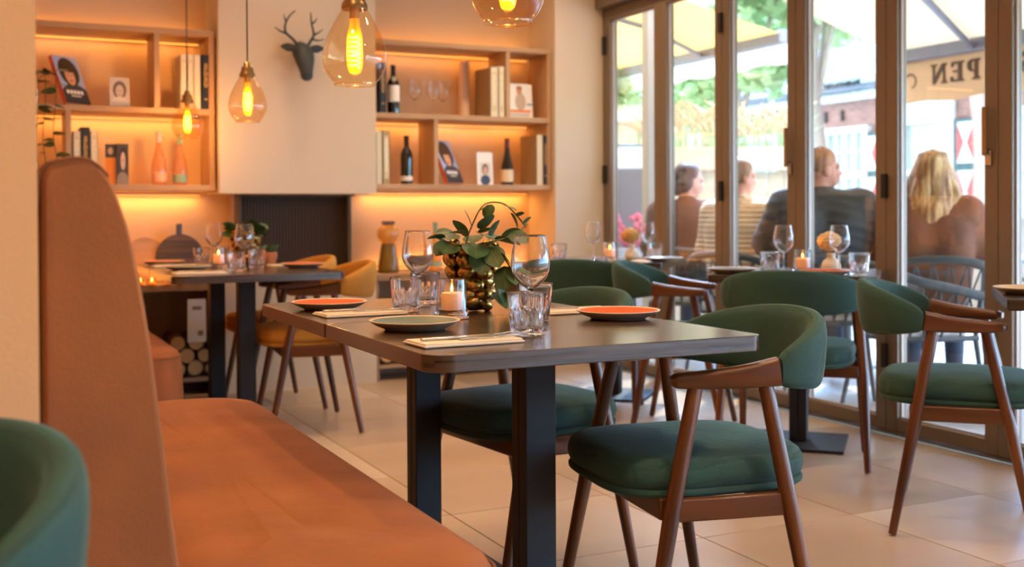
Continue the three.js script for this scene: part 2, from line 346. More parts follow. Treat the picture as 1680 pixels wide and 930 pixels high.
// ------------------------------------------------------------------ folding glass doors
{
  const P = 0.6195, Z0 = -5.7425, st = 0.0675, dep = 0.062, yb = 0.07, yt = 2.25;
  const parts = (leafLen) => ({ stile: metres(rbox(dep, 2.315, st, 0.006, 0, 1.163, 0), 'y'), top: rbox(dep, 0.075, leafLen - 2 * st + 0.004, 0.006, 0, yt + 0.0375, 0), bottom: rbox(dep, 0.06, leafLen - 2 * st + 0.004, 0.006, 0, yb - 0.03, 0),
    pane: box(0.006, yt - yb + 0.02, leafLen - 2 * st + 0.02, 0, (yt + yb) / 2, 0), bead: merged([box(0.012, yt - yb, 0.008, 0, (yt + yb) / 2, -(leafLen / 2 - st - 0.004)), box(0.012, yt - yb, 0.008, 0, (yt + yb) / 2, leafLen / 2 - st - 0.004), box(0.012, 0.008, leafLen - 2 * st, 0, yb + 0.004, 0), box(0.012, 0.008, leafLen - 2 * st, 0, yt - 0.004, 0)]) });
  const normal = parts(P), firstLen = 0.655, first = parts(firstLen);
  for (let k = 0; k < 17; k++) {  // leaves past the frame edge are unseen, continued to let daylight in
    const len = k ? P : firstLen, g = k ? normal : first, zc = k ? Z0 + (k - 0.5) * P : Z0 - firstLen / 2;
    const d = struct('door_' + (k + 1)); d.position.set(XW + dep / 2, 0.006, zc); d.userData.kind = 'structure';
    for (const s of [-1, 1]) struct('stile', g.stile, M.bronze, d).position.z = s * (len / 2 - st / 2 + 0.0005 * -1);
    struct('top_rail', g.top, M.bronze, d); struct('bottom_rail', g.bottom, M.bronze, d);
    struct('glass_pane', g.pane, M.pane, d).position.x = 0.012;
    struct('glazing_bead', g.bead, M.bead, d).position.x = -0.004;
    if (k % 2 === 1) for (const y of [0.35, 1.12, 2.05]) struct('hinge', rbox(0.018, 0.11, 0.03, 0.004, -dep / 2 - 0.008, y, len / 2 - 0.002), M.dark, d);
    if (k === 0) for (const y of [0.35, 1.25, 2.09]) struct('hinge', rbox(0.02, 0.12, 0.035, 0.004, -dep / 2 - 0.009, y, -len / 2 + 0.012), M.dark, d);
    if (k === 4 || k === 2) {
      struct('handle_plate', rbox(0.012, 0.06, 0.03, 0.004, -dep / 2 - 0.006, 1.22, len / 2 - 0.04), M.steel, d);
      struct('door_handle', rbox(0.016, 0.20, 0.022, 0.007, -dep / 2 - 0.030, 1.33, len / 2 - 0.04), M.brass, d);
      struct('handle_neck', rbox(0.03, 0.02, 0.016, 0.005, -dep / 2 - 0.018, 1.25, len / 2 - 0.04), M.steel, d);
    }
  }
  const t = struct('trim_1', merged([rspan(XW - 0.01, XW + 0.09, 0.0, 0.008, -6.42, ZEND, 0.002), rspan(XW - 0.06, XW + 0.2, 2.335, 2.5, -6.42, ZEND, 0.006), rspan(XW - 0.002, XW + 0.10, 0, 2.34, -6.42, -6.396, 0.004)]), M.bronze);
}

// unseen ceiling spots (above the frame), placed to brighten each part of the room
{
  const body = lathe([[0.0, 0.02], [0.05, 0.02], [0.055, 0.0], [0.047, 0.0], [0.043, 0.012], [0.0, 0.012]], 28), disc = new THREE.CylinderGeometry(0.04, 0.04, 0.004, 24);
  const overs = ['the near end of the bench', 'the floor right of the nearest table', 'the middle of the long bench', 'the floor beside the cornerwise table', 'the farther bench', 'the floor before the chimney', 'the stag head', 'the far corner table', 'the cropped armchair', 'the rear left corner', 'the rear middle of the room', 'the place of the camera'];
  for (const [k0, [x, z, k]] of [[0.75, -0.9, 0.9], [2.1, -0.9, 2.2], [0.55, -2.4, 0.6], [2.3, -3.0, 1], [0.6, -4.4, 1.1], [2.4, -5.0, 1.1], [1.75, -5.9, 0.35], [3.1, -5.7, 1.5], [-1.2, -0.4, 1], [-1.6, 1.6, 1], [1.2, 1.4, 1], [-0.4, 0.1, 1.6]].entries()) {
    const s = thing('unseen_ceiling_spot', 'unseen ceiling spot placed to light ' + overs[k0], 'spot', [x, CEIL - 0.02, z], 0, 'unseen ceiling spots');
    part('ring', body, M.white, s); part('lens_light', disc.clone().translate(0, 0.008, 0), M.unseenDownlight, s);
    const l = new THREE.SpotLight(0xffdfb2, LAMP.spot * k, 0, 1.15, 0.8); l.position.set(0, -0.012, 0); l.target.position.set(0, -2, 0);
    l.castShadow = true; l.shadow.radius = 4; s.add(l, l.target);
  }
}
// ------------------------------------------------------------------ benches
function bench(label, x0, z0, z1, hgt) {
  const t = thing('bench', label, 'bench', [x0, 0, z0]), len = z0 - z1, prof = [];
  // the end of the back: a wedge that leans away towards its top
  const right = curve([V(0.197, 0.42, 0), V(0.176, 0.55, 0), V(0.157, 0.72, 0), V(0.134, 0.9, 0), V(0.108, 1.02, 0), V(0.082, 1.075, 0), V(0.055, 1.09, 0), V(0.012, 1.083, 0)], 22);
  const outline = [...right.map((p) => [p.x, p.y * hgt / 1.09]), [0.002, 1.07 * hgt / 1.09], [0.0, 0.42]];
  const ringAt = (z, k) => { const cx = 0.08, cy = 0.75; return outline.map(([x, y]) => V(cx + (x - cx) * (1 - k * 0.5), cy + (y - cy) * (1 - k * 0.12), z)); };
  const zs = [[0.0, 0.22], [-0.004, 0.1], [-0.012, 0.02], [-0.022, 0], [-len * 0.25, 0], [-len * 0.5, 0], [-len * 0.75, 0], [-len + 0.022, 0], [-len + 0.008, 0.04], [-len, 0.2]];
  part('backrest', metres(skin(zs.map(([z, k]) => ringAt(z, k)), { hardCaps: true }), 'y'), M.caramel, t);
  const pipe = outline.slice(15).map(([x, y]) => V(0.08 + (x - 0.08) * 0.985, 0.75 + (y - 0.75) * 0.997, -0.008));
  part('piping', tube(pipe, 0.0035, 70, 6), M.caramel, t);
  // the seat: a deep cushion with a soft crown and round front corners
  const sx0 = 0.10, sx1 = 0.715, w = sx1 - sx0, r = 0.13, pts = [];
  const corner = (cx, cz, a0, a1, q) => { for (let k = 0; k <= 8; k++) { const a = lerp(a0, a1, k / 8); pts.push([cx + q * cos(a), cz + q * sin(a)]); } };
  corner(sx1 - r, -0.0 - r, PI / 2, 0, r); for (let k = 1; k < 12; k++) pts.push([sx1, lerp(-r, -len + r, k / 12)]);
  corner(sx1 - r, -len + r, 0, -PI / 2, r); for (let k = 1; k < 8; k++) pts.push([lerp(sx1 - r, sx0, k / 8), -len]);
  for (let k = 0; k < 12; k++) pts.push([sx0, lerp(-len, 0, k / 12)]); for (let k = 0; k < 8; k++) pts.push([lerp(sx0, sx1 - r, k / 8), 0]);
  const cx = (sx0 + sx1) / 2, cz = -len / 2, wr = (x, z) => 0.004 * sin(9 * z + 5 * x) * sin(6 * x + 1) + 0.003 * sin(23 * z - 14 * x);
  const rows = [[0.006, 0.10], [0, 0.12], [-0.004, 0.25], [0, 0.38], [0.004, 0.418], [0.016, 0.442], [0.04, 0.455], [0.10, 0.462], [0.18, 0.466], [0.27, 0.466]];
  part('seat_cushion', metres(skin(rows.map(([ins, y]) => pts.map(([x, z]) => {
    const kx = max(0, 1 - ins / (w / 2)), kz = max(0, 1 - ins / (len / 2)), X = cx + (x - cx) * kx, Z = cz + (z - cz) * kz;
    return V(X, y + (ins > 0.03 ? wr(X, Z) : 0), Z);
  })), { hardCaps: false }), 'z'), M.caramel, t);
  part('seam', tube(pts.map(([x, z]) => V(cx + (x - cx) * (1 - 0.003 / (w / 2)), 0.424, z * 0.999 - 0.001)), 0.0028, 220, 6), M.caramel, t);
  part('plinth', box(w - 0.06, 0.10, len - 0.06, cx - 0.02, 0.05, cz), M.dark, t);
  return t;
}
bench('long caramel velvet bench with tall wedge back, beside the nearest tables', 0.082, -1.62, -3.52, 1.095);
bench('farther caramel velvet bench, mostly hidden behind the long near bench', 0.086, -4.76, -6.38, 1.03);

// ------------------------------------------------------------------ tables
function pedestalTable(label, w, d, corners, [x, z], turn = 0, h = 0.75) {
  const t = thing('dining_table', label, 'table', [x, 0, z], turn), th = 0.034;
  part('tabletop', metres(slab(roundedRect(w, d, corners), th, 0.0015).translate(0, h - th, 0), 'x', x), M.tableTop, t);
  part('column', merged([rbox(0.077, h - th - 0.02, 0.037, 0.004, 0, (h - th) / 2 + 0.005, 0.019), rbox(0.077, h - th - 0.02, 0.037, 0.004, 0, (h - th) / 2 + 0.005, -0.019)]), M.black, t);
  part('top_plate', rbox(0.34, 0.008, 0.34, 0.002, 0, h - th - 0.004, 0), M.black, t);
  part('base_plate', rbox(0.40, 0.012, 0.40, 0.003, 0, 0.007, 0), M.black, t);
  return t;
}
const near = 0.05, tiny = 0.006;
pedestalTable('nearest dark wood table, with the green plate and crystal tumblers', 0.777, 0.688, [near, 0.032, tiny, tiny], [1.160, -2.302]);
pedestalTable('dark wood table directly behind the nearest one, with the gold vase', 0.777, 0.688, [tiny, tiny, near, near], [1.160, -2.996]);
pedestalTable('dark wood table by the farther bench, nearer of that pair', 0.765, 0.688, [near, near, tiny, tiny], [1.155, -5.262]);
pedestalTable('dark wood table by the farther bench, close to the fireplace', 0.765, 0.688, [tiny, tiny, near, near], [1.155, -5.956]);
pedestalTable('square dark table turned cornerwise at the glass doors, with two wine glasses', 0.68, 0.68, 0.012, [3.265, -3.90], PI / 4);
pedestalTable('square dark table turned cornerwise in the far corner by the doors', 0.68, 0.68, 0.012, [3.2, -5.36], PI / 4);
pedestalTable('square dark table cut by the right picture edge, with a beige plate', 0.66, 0.66, 0.008, [3.25, -2.385], PI / 4);

// ------------------------------------------------------------------ chairs (local: facing +z, feet at y = 0)
function makeChair(label, fabric, wood, group) {
  const t = thing('armchair', label, 'chair', [0, 0, 0], 0, group);
  const fx = 0.226, fz = 0.09, bx = 0.252, bz = -0.06, ya = 0.642;
  for (const s of [-1, 1]) {
    part('leg', metres(sweep([V(s * 0.256, 0.004, 0.232), V(s * 0.254, 0.012, 0.230), V(s * 0.242, 0.36, 0.160), V(s * fx, ya + 0.012, fz)], (k) => { const r = k < 0.2 ? 0.024 : k < 0.5 ? 0.026 : k < 0.9 ? 0.036 : 0.033; return superSec(r, r, 16, 2.1); }, { up: V(0, 0, 1) }), 'y', s), wood, t);
    part('leg', metres(sweep([V(s * 0.296, 0.004, -0.178), V(s * 0.294, 0.012, -0.176), V(s * 0.276, 0.36, -0.112), V(s * bx, ya + 0.012, bz)], (k) => { const r = k < 0.2 ? 0.024 : k < 0.5 ? 0.026 : k < 0.9 ? 0.036 : 0.033; return superSec(r, r, 16, 2.1); }, { up: V(0, 0, 1) }), 'y', s + 0.3), wood, t);
    part('seat_rail', metres(sweep([V(s * 0.236, 0.382, 0.160), V(s * 0.252, 0.383, 0.03), V(s * 0.268, 0.385, -0.108)], superSec(0.022, 0.05, 12, 6)), 'z', s), wood, t);
    // arm: a flat blade at the front that grows into a deep end where it meets the back
    const path = curve([V(s * 0.216, 0.655, 0.150), V(s * 0.222, 0.655, 0.125), V(s * 0.237, 0.657, 0.06), V(s * 0.256, 0.663, -0.02), V(s * 0.266, 0.671, -0.085)], 18);
    part('arm', metres(sweep(path, (k) => { const h = lerp(0.029, 0.064, pow(k, 1.5)), e = k < 0.06 ? 0.7 : k < 0.12 ? 0.92 : 1; return superSec(lerp(0.050, 0.034, k) * e, h * e, 20, 3.2); }), 'z', s), wood, t);
  }
  for (const [z, w] of [[0.166, 0.45], [-0.118, 0.51]]) part('seat_rail', metres(rbox(w, 0.048, 0.022, 0.006, 0, 0.382, z), 'x'), wood, t);
  // curved upholstered back
  const N = 40, rings = [];
  for (let i = 0; i <= N; i++) {
    const u = i / N * 2 - 1, a = u * PI / 2 * 1.0, c = cos(a), endK = abs(u) > 0.985 ? 0.86 : 1;
    const top = 0.703 + 0.085 * pow(max(0, c), 0.75), bot = 0.639 - 0.03 * pow(max(0, c), 0.8), h = (top - bot) * endK, y = (top + bot) / 2;
    const th = lerp(0.036, 0.05, min(1, c * 2)) * endK, p = V(0.267 * sin(a), y, -0.088 - 0.195 * c), n = V(sin(a) / 0.267, 0, -c / 0.195).normalize();
    rings.push(superSec(th, h, 24, 3).map(([q, w]) => p.clone().addScaledVector(n, q + (0.10 * w) * c).add(V(0, w, 0))));
  }
  part('backrest', metres(skin(rings, { hardCaps: true }), 'y'), fabric, t);
  // seat: main cushion over a thinner welted base
  const out = (grow) => (a) => { const c = cos(a), s = sin(a), e = 2 / 3.6, z = 0.012 + 0.247 * Math.sign(s) * pow(abs(s), e), w = (0.226 - 0.014 * clamp01((z + 0.1) / -0.2)) + 0.004; return [(w + grow) * Math.sign(c) * pow(abs(c), e), z + (z > 0 ? grow : -grow)]; };
  const crown = (y, k) => (x, z) => y + k * (1 - pow(x / 0.23, 2)) * (1 - pow(z / 0.24, 2)) - 0.006 * Math.exp(-(x * x + pow(z + 0.04, 2)) / 0.012);
  part('seat_cushion', metres(pad(out(0), [[0.02, 0.418], [0.006, 0.421], [0.0, 0.432], [-0.003, 0.446], [0.0, 0.462], [0.007, 0.474], [0.02, crown(0.480, 0.012)], [0.05, crown(0.482, 0.016)], [0.10, crown(0.483, 0.016)], [0.16, crown(0.483, 0.016)], [0.2, crown(0.483, 0.016)]], 64), 'z'), fabric, t);
  part('seat_base', metres(pad(out(0.001), [[0.03, 0.402], [0.008, 0.402], [0.001, 0.407], [0.0, 0.413], [0.004, 0.420], [0.03, 0.422]], 64), 'z'), fabric, t);
  return t;
}
const D = PI / 180;
const green0 = makeChair('green velvet armchair pulled up to the nearest table, its whole seat in view', M.green, M.walnut);
green0.position.set(1.525, 0, -2.22); green0.rotation.y = -98 * D;
copyOf(green0, [1.46, 0, -2.955], -84 * D, 'green velvet armchair behind the nearest one, its seat seen through the table legs');
copyOf(green0, [2.93, 0, -2.72], 42 * D, 'green velvet armchair on the right, seen from its side facing the cut off table');
copyOf(green0, [3.04, 0, -3.65], 133 * D, 'green velvet armchair seen from behind, at the table with two wine glasses');
copyOf(green0, [2.98, 0, -4.40], 48 * D, 'green velvet armchair left of the cornerwise table, its two arms pointing right');
copyOf(green0, [2.82, 0, -5.02], 138 * D, 'green velvet armchair seen from behind, at the table in the far corner');
copyOf(green0, [-0.210, 0, -1.245], -64 * D, 'green velvet armchair cropped in the bottom left corner before the orange wall');
const yellow0 = makeChair('mustard velvet armchair at the farther tables, the nearer of the two', M.mustard, M.walnut);
yellow0.position.set(1.475, 0, -5.29); yellow0.rotation.y = -96 * D;
copyOf(yellow0, [1.475, 0, -5.96], -90 * D, 'mustard velvet armchair nearest the fireplace, mostly hidden behind the other');
// ------------------------------------------------------------------ things on the tables
const T = 0.7505;                                    // table top
const smooth = (pts, n = 40) => new THREE.CatmullRomCurve3(pts.map(([x, y]) => V(x, y, 0)), false, 'centripetal').getPoints(n).map((p) => [max(0, p.x), p.y]);
function makePlate(label, R, face, group) {
  const t = thing('plate', label, 'plate', [0, 0, 0], 0, group), k = R / 0.105;
  part('foot_and_underside', lathe([[0, 0.004], [0.060, 0.004], [0.063, 0], [0.068, 0], [0.070, 0.003], [0.088, 0.010], [0.101, 0.018], [0.1045, 0.0205]].map(([x, y]) => [x * k, y]), 56), M.clay, t);
  part('rim', lathe([[0.1045, 0.0203], [0.105, 0.0216], [0.1042, 0.0228], [0.102, 0.0226], [0.097, 0.0208]].map(([x, y]) => [x * k, y]), 56), M.rim, t);
  part('glazed_face', metres(lathe([[0.097, 0.0208], [0.085, 0.015], [0.074, 0.0105], [0.066, 0.0085], [0, 0.008]].map(([x, y]) => [x * k, y]), 56), 'z', R), face, t);
  return t;
}
const mkTumbler = (label, group) => {
  const t = thing('tumbler', label, 'glass', [0, 0, 0], 0, group), N = 180, H = 0.094, rings = [];
  const R = (y) => lerp(0.0335, 0.0435, pow(y / H, 0.9)), ring = (r, y, cut = 0) => Array.from({ length: N }, (_, i) => {
    const a = i / N * 2 * PI, q = 12, p = y / H * 9;
    const d1 = abs(sin((a * q / 2) + p * 0.55)), d2 = abs(sin((a * q / 2) - p * 0.55)), g = max(pow(1 - d1, 2), pow(1 - d2, 2));
    return V((r - cut * g) * cos(a), y, (r - cut * g) * sin(a));
  });
  rings.push(ring(0.004, 0), ring(0.030, 0), ring(0.0325, 0.0015));
  for (let k = 0; k <= 26; k++) { const y = lerp(0.003, H * 0.66, k / 26); rings.push(ring(R(y), y, 0.0022 * min(1, k / 2, (26 - k) / 3))); }
  for (const f of [0.7, 0.8, 0.9, 0.985]) rings.push(ring(R(H * f), H * f));
  rings.push(ring(R(H) - 0.0008, H), ring(R(H) - 0.0016, H - 0.0006));
  for (const f of [0.9, 0.7, 0.5, 0.3, 0.2]) rings.push(ring(R(H * f) - 0.0024 - 0.0022 * (1 - f), H * f));
  rings.push(ring(0.029, 0.0145), ring(0.02, 0.0125), ring(0.004, 0.012));
  part('cut_glass_body', skin(rings, { hardCaps: false }), M.glass, t);
  return t;
};
const mkWine = (label, h, rMax, group, name = 'wine_glass') => {
  const k = h / 0.215, t = thing(name, label, 'glass', [0, 0, 0], 0, group), w = 0.0013, f = rMax / 0.045;
  const bowl = smooth([[0.0045, 0.088], [0.010, 0.093], [0.028, 0.108], [0.0415, 0.128], [0.045, 0.145], [0.0435, 0.17], [0.0385, 0.195], [0.0350, 0.215]], 30);
  const inner = smooth([[0.0338, 0.2148], [0.0373, 0.195], [0.0422, 0.17], [0.0436, 0.146], [0.040, 0.130], [0.027, 0.112], [0.010, 0.099], [0.0001, 0.0965]], 30);
  const prof = [[0.0001, 0], [0.034, 0], [0.0375, 0.001], [0.0375, 0.002], [0.020, 0.0045], [0.008, 0.008], [0.0048, 0.015], [0.0036, 0.03], [0.0034, 0.06], [0.0038, 0.08], ...bowl, [0.0344, 0.2156], ...inner];
  part('bowl_stem_and_foot', lathe(prof.map(([x, y]) => [x * f, y * k]), 64), M.glass, t);
  return t;
};
function mkCandle(label, group) {
  const t = thing('candle_holder', label, 'candle', [0, 0, 0], 0, group);
  part('glass_holder', lathe([[0.0001, 0], [0.040, 0], [0.0435, 0.002], [0.044, 0.008], [0.041, 0.017], [0.0395, 0.03], [0.037, 0.06], [0.0352, 0.0985], [0.0340, 0.1], [0.0326, 0.0985], [0.0345, 0.055], [0.0352, 0.024], [0.032, 0.0185], [0.0001, 0.0175]], 48), M.glass, t);
  const w = part('wax', lathe([[0.0001, 0.0185], [0.026, 0.0185], [0.0268, 0.021], [0.0268, 0.061], [0.0262, 0.0642], [0.0245, 0.0648], [0.022, 0.0618], [0.006, 0.0605], [0.0001, 0.061]], 40), M.wax, t);
  part('wick', new THREE.CylinderGeometry(0.0008, 0.0008, 0.008, 6).translate(0, 0.064, 0), M.dark, w);
  part('flame', lathe(smooth([[0.0001, 0.066], [0.0028, 0.069], [0.0036, 0.073], [0.0022, 0.080], [0.0001, 0.0865]], 14), 16), M.flame, w);
  const l = new THREE.PointLight(0xffa04a, LAMP.candle); l.position.set(0, 0.074, 0); l.castShadow = true; l.shadow.radius = 0.12; t.add(l);
  return t;
}
function mkFork(label, group) {
  const t = thing('fork', label, 'fork', [0, 0, 0], 0, group);
  const pts = curve([V(0, 0.002, -0.095), V(0, 0.0025, -0.04), V(0, 0.004, 0.02), V(0, 0.0065, 0.045), V(0, 0.006, 0.06)], 20);
  part('handle', sweep(pts, (k) => superSec(k < 0.1 ? 0.010 : lerp(0.010, 0.005, min(1, k * 1.5)) + (k > 0.8 ? (k - 0.8) * 0.09 : 0), 0.0026, 12, 3)), M.steel, t);
  const tines = [-0.0085, -0.0028, 0.0028, 0.0085].map((x) => sweep(curve([V(x * 0.9, 0.006, 0.056), V(x, 0.004, 0.075), V(x * 0.95, 0.005, 0.088), V(x * 0.9, 0.0085, 0.100)], 8), (k) => superSec(lerp(0.0036, 0.002, k), lerp(0.0024, 0.0014, k), 8, 3)));
  part('tines', merged([rbox(0.0225, 0.0024, 0.012, 0.001, 0, 0.006, 0.056), ...tines]), M.steel, t);
  return t;
}
function mkKnife(label, group) {
  const t = thing('knife', label, 'knife', [0, 0, 0], 0, group);
  part('handle', sweep([V(0, 0.004, -0.10), V(0, 0.004, -0.06), V(0, 0.004, 0)], (k) => superSec(lerp(0.012, 0.008, k), 0.006, 12, 3)), M.steel, t);
  const s = new THREE.Shape(); s.moveTo(-0.006, 0); s.lineTo(-0.006, 0.09); s.quadraticCurveTo(-0.004, 0.112, 0.005, 0.118); s.quadraticCurveTo(0.012, 0.10, 0.011, 0.05); s.lineTo(0.006, 0); s.closePath();
  part('blade', new THREE.ExtrudeGeometry(s, { depth: 0.0012, bevelEnabled: true, bevelSize: 0.0005, bevelThickness: 0.0004, bevelSegments: 1 }).rotateX(PI / 2).translate(0, 0.0045, 0), M.steel, t);
  return t;
}
function mkNapkin(label, group) {
  const t = thing('napkin', label, 'napkin', [0, 0, 0], 0, group);
  const soft = (w, h, d, y, s) => { const g = rbox(w, h, d, 0.0024, 0, y, 0, 3), p = g.attributes.position; for (let i = 0; i < p.count; i++) p.setY(i, p.getY(i) + 0.0008 * sin(p.getX(i) * 60 + s) * cos(p.getZ(i) * 45)); return metres(g, 'x'); };
  part('lower_fold', soft(0.225, 0.005, 0.112, 0.0028, 0), M.linen, t); part('upper_fold', soft(0.218, 0.004, 0.104, 0.0072, 2), M.linen, t);
  return t;
}
// one place: prototypes first, the rest are copies with labels of their own
const P0 = {
  napkin: mkNapkin('folded cream napkin under fork and knife at the front table edge'), fork: mkFork('fork lying on the front napkin, its tines by the front tumbler'), knife: mkKnife('knife lying on the front napkin of the nearest table'),
  tumbler: mkTumbler('crystal tumbler standing nearest the camera beside the front napkin'), wine: mkWine('tall wine glass standing behind the nearest tumbler', 0.215, 0.045),
  seaPlate: makePlate('sea green glazed plate with brown rim on the nearest table', 0.105, M.seaGreen), orange: makePlate('orange glazed plate on the nearest table, at the chair side', 0.105, M.terracotta), candle: mkCandle('lit candle in a thick glass holder in front of the gold vase'),
};
const used = {};
function put(kind, x, z, turn, label, group, y = T) {
  if (!used[kind]) { used[kind] = 1; const o = P0[kind]; o.position.set(x, y, z); o.rotation.y = turn; if (label) o.userData.label = label; if (group) o.userData.group = group; return o; }
  return copyOf(P0[kind], [x, y, z], turn, label, group);
}
function placeSet(dz, where) {
  const g = where.group, q = (s) => s + where.tail;
  put('seaPlate', 0.918, -2.425 + dz, 0.3, q('sea green glazed plate with brown rim'), null);
  put('orange', 1.460, -2.425 + dz, 1, q('orange glazed plate on the chair side'), null);
  put('orange', 0.900, -3.045 + dz, 2, q('orange glazed plate on the bench side, at the rear'), null);
  put('napkin', 0.912, -2.125 + dz, 0.04, q('folded cream napkin with cutlery at the front edge'));
  put('fork', 0.985, -2.095 + dz, PI / 2 - 0.06, q('fork on the front napkin'), null, T + 0.009);
  put('fork', 0.975, -2.135 + dz, PI / 2 + 0.10, q('second, smaller fork beside the first on the front napkin'), null, T + 0.009);
  put('knife', 0.915, -2.118 + dz, PI / 2, q('knife on the front napkin'), null, T + 0.009);
  put('napkin', 0.922, -2.838 + dz, 0.05, q('folded cream napkin before the rear orange plate'));
  put('fork', 0.995, -2.83 + dz, PI / 2 + 0.05, q('fork on the napkin before the rear orange plate'), null, T + 0.009);
  put('knife', 0.925, -2.85 + dz, PI / 2, q('knife on the napkin before the rear orange plate'), null, T + 0.009);
  put('napkin', 1.452, -2.635 + dz, 0.02, q('folded cream napkin behind the chair side plate'));
  put('fork', 1.370, -2.64 + dz, -PI / 2, q('fork on the napkin behind the chair side plate'), null, T + 0.009);
  put('tumbler', 1.085, -2.185 + dz, 0.2, q('crystal tumbler nearest the front edge'));
  put('tumbler', 1.243, -2.455 + dz, 0.7, q('crystal tumbler behind the front tumbler, on the chair side'));
  put('tumbler', 1.058, -2.862 + dz, 0.9, q('crystal tumbler left of the candle'));
  put('tumbler', 1.197, -3.075 + dz, 0.4, q('crystal tumbler behind the other one left of the candle'));
  put('wine', 1.148, -2.29 + dz, 0, q('wine glass behind the front tumbler'));
  put('wine', 1.145, -2.998 + dz, 0, q('wine glass farther back, left of the candle'));
  put('candle', 1.095, -2.628 + dz, 0, q('lit candle in a thick glass holder'));
}
placeSet(0, { tail: ', on the nearest pair of tables' });
placeSet(-2.96, { tail: ', on the tables by the fireplace' });

// gold pebble vases with trailing leaves
const leafGeo = (() => {       // a rounded leaf along +z with a fold along its midrib
  const g = new THREE.PlaneGeometry(1, 1, 6, 8).rotateX(-PI / 2).translate(0, 0, 0.5), p = g.attributes.position;
  for (let i = 0; i < p.count; i++) { const x = p.getX(i), z = p.getZ(i), w = pow(max(0, sin(PI * pow(z, 0.95))), 0.55) * 0.44; p.setXYZ(i, x * 2 * w, 0.10 * abs(x * 2 * w) - 0.22 * z * z + 0.06 * z, z); }
  g.computeVertexNormals(); return g;
})();
function leafAt(parent, at, dir, size, roll = 0) {
  const m = part('leaf', leafGeo, M.leaf, parent), z = dir.clone().normalize(), x = V(0, 1, 0).cross(z).normalize(), y = z.clone().cross(x);
  m.quaternion.setFromRotationMatrix(new THREE.Matrix4().makeBasis(x, y, z)).multiply(new THREE.Quaternion().setFromAxisAngle(V(0, 0, 1), roll));
  m.position.copy(at); m.scale.setScalar(size); return m;
}
const pebbleGeo = new THREE.SphereGeometry(1, 18, 12);
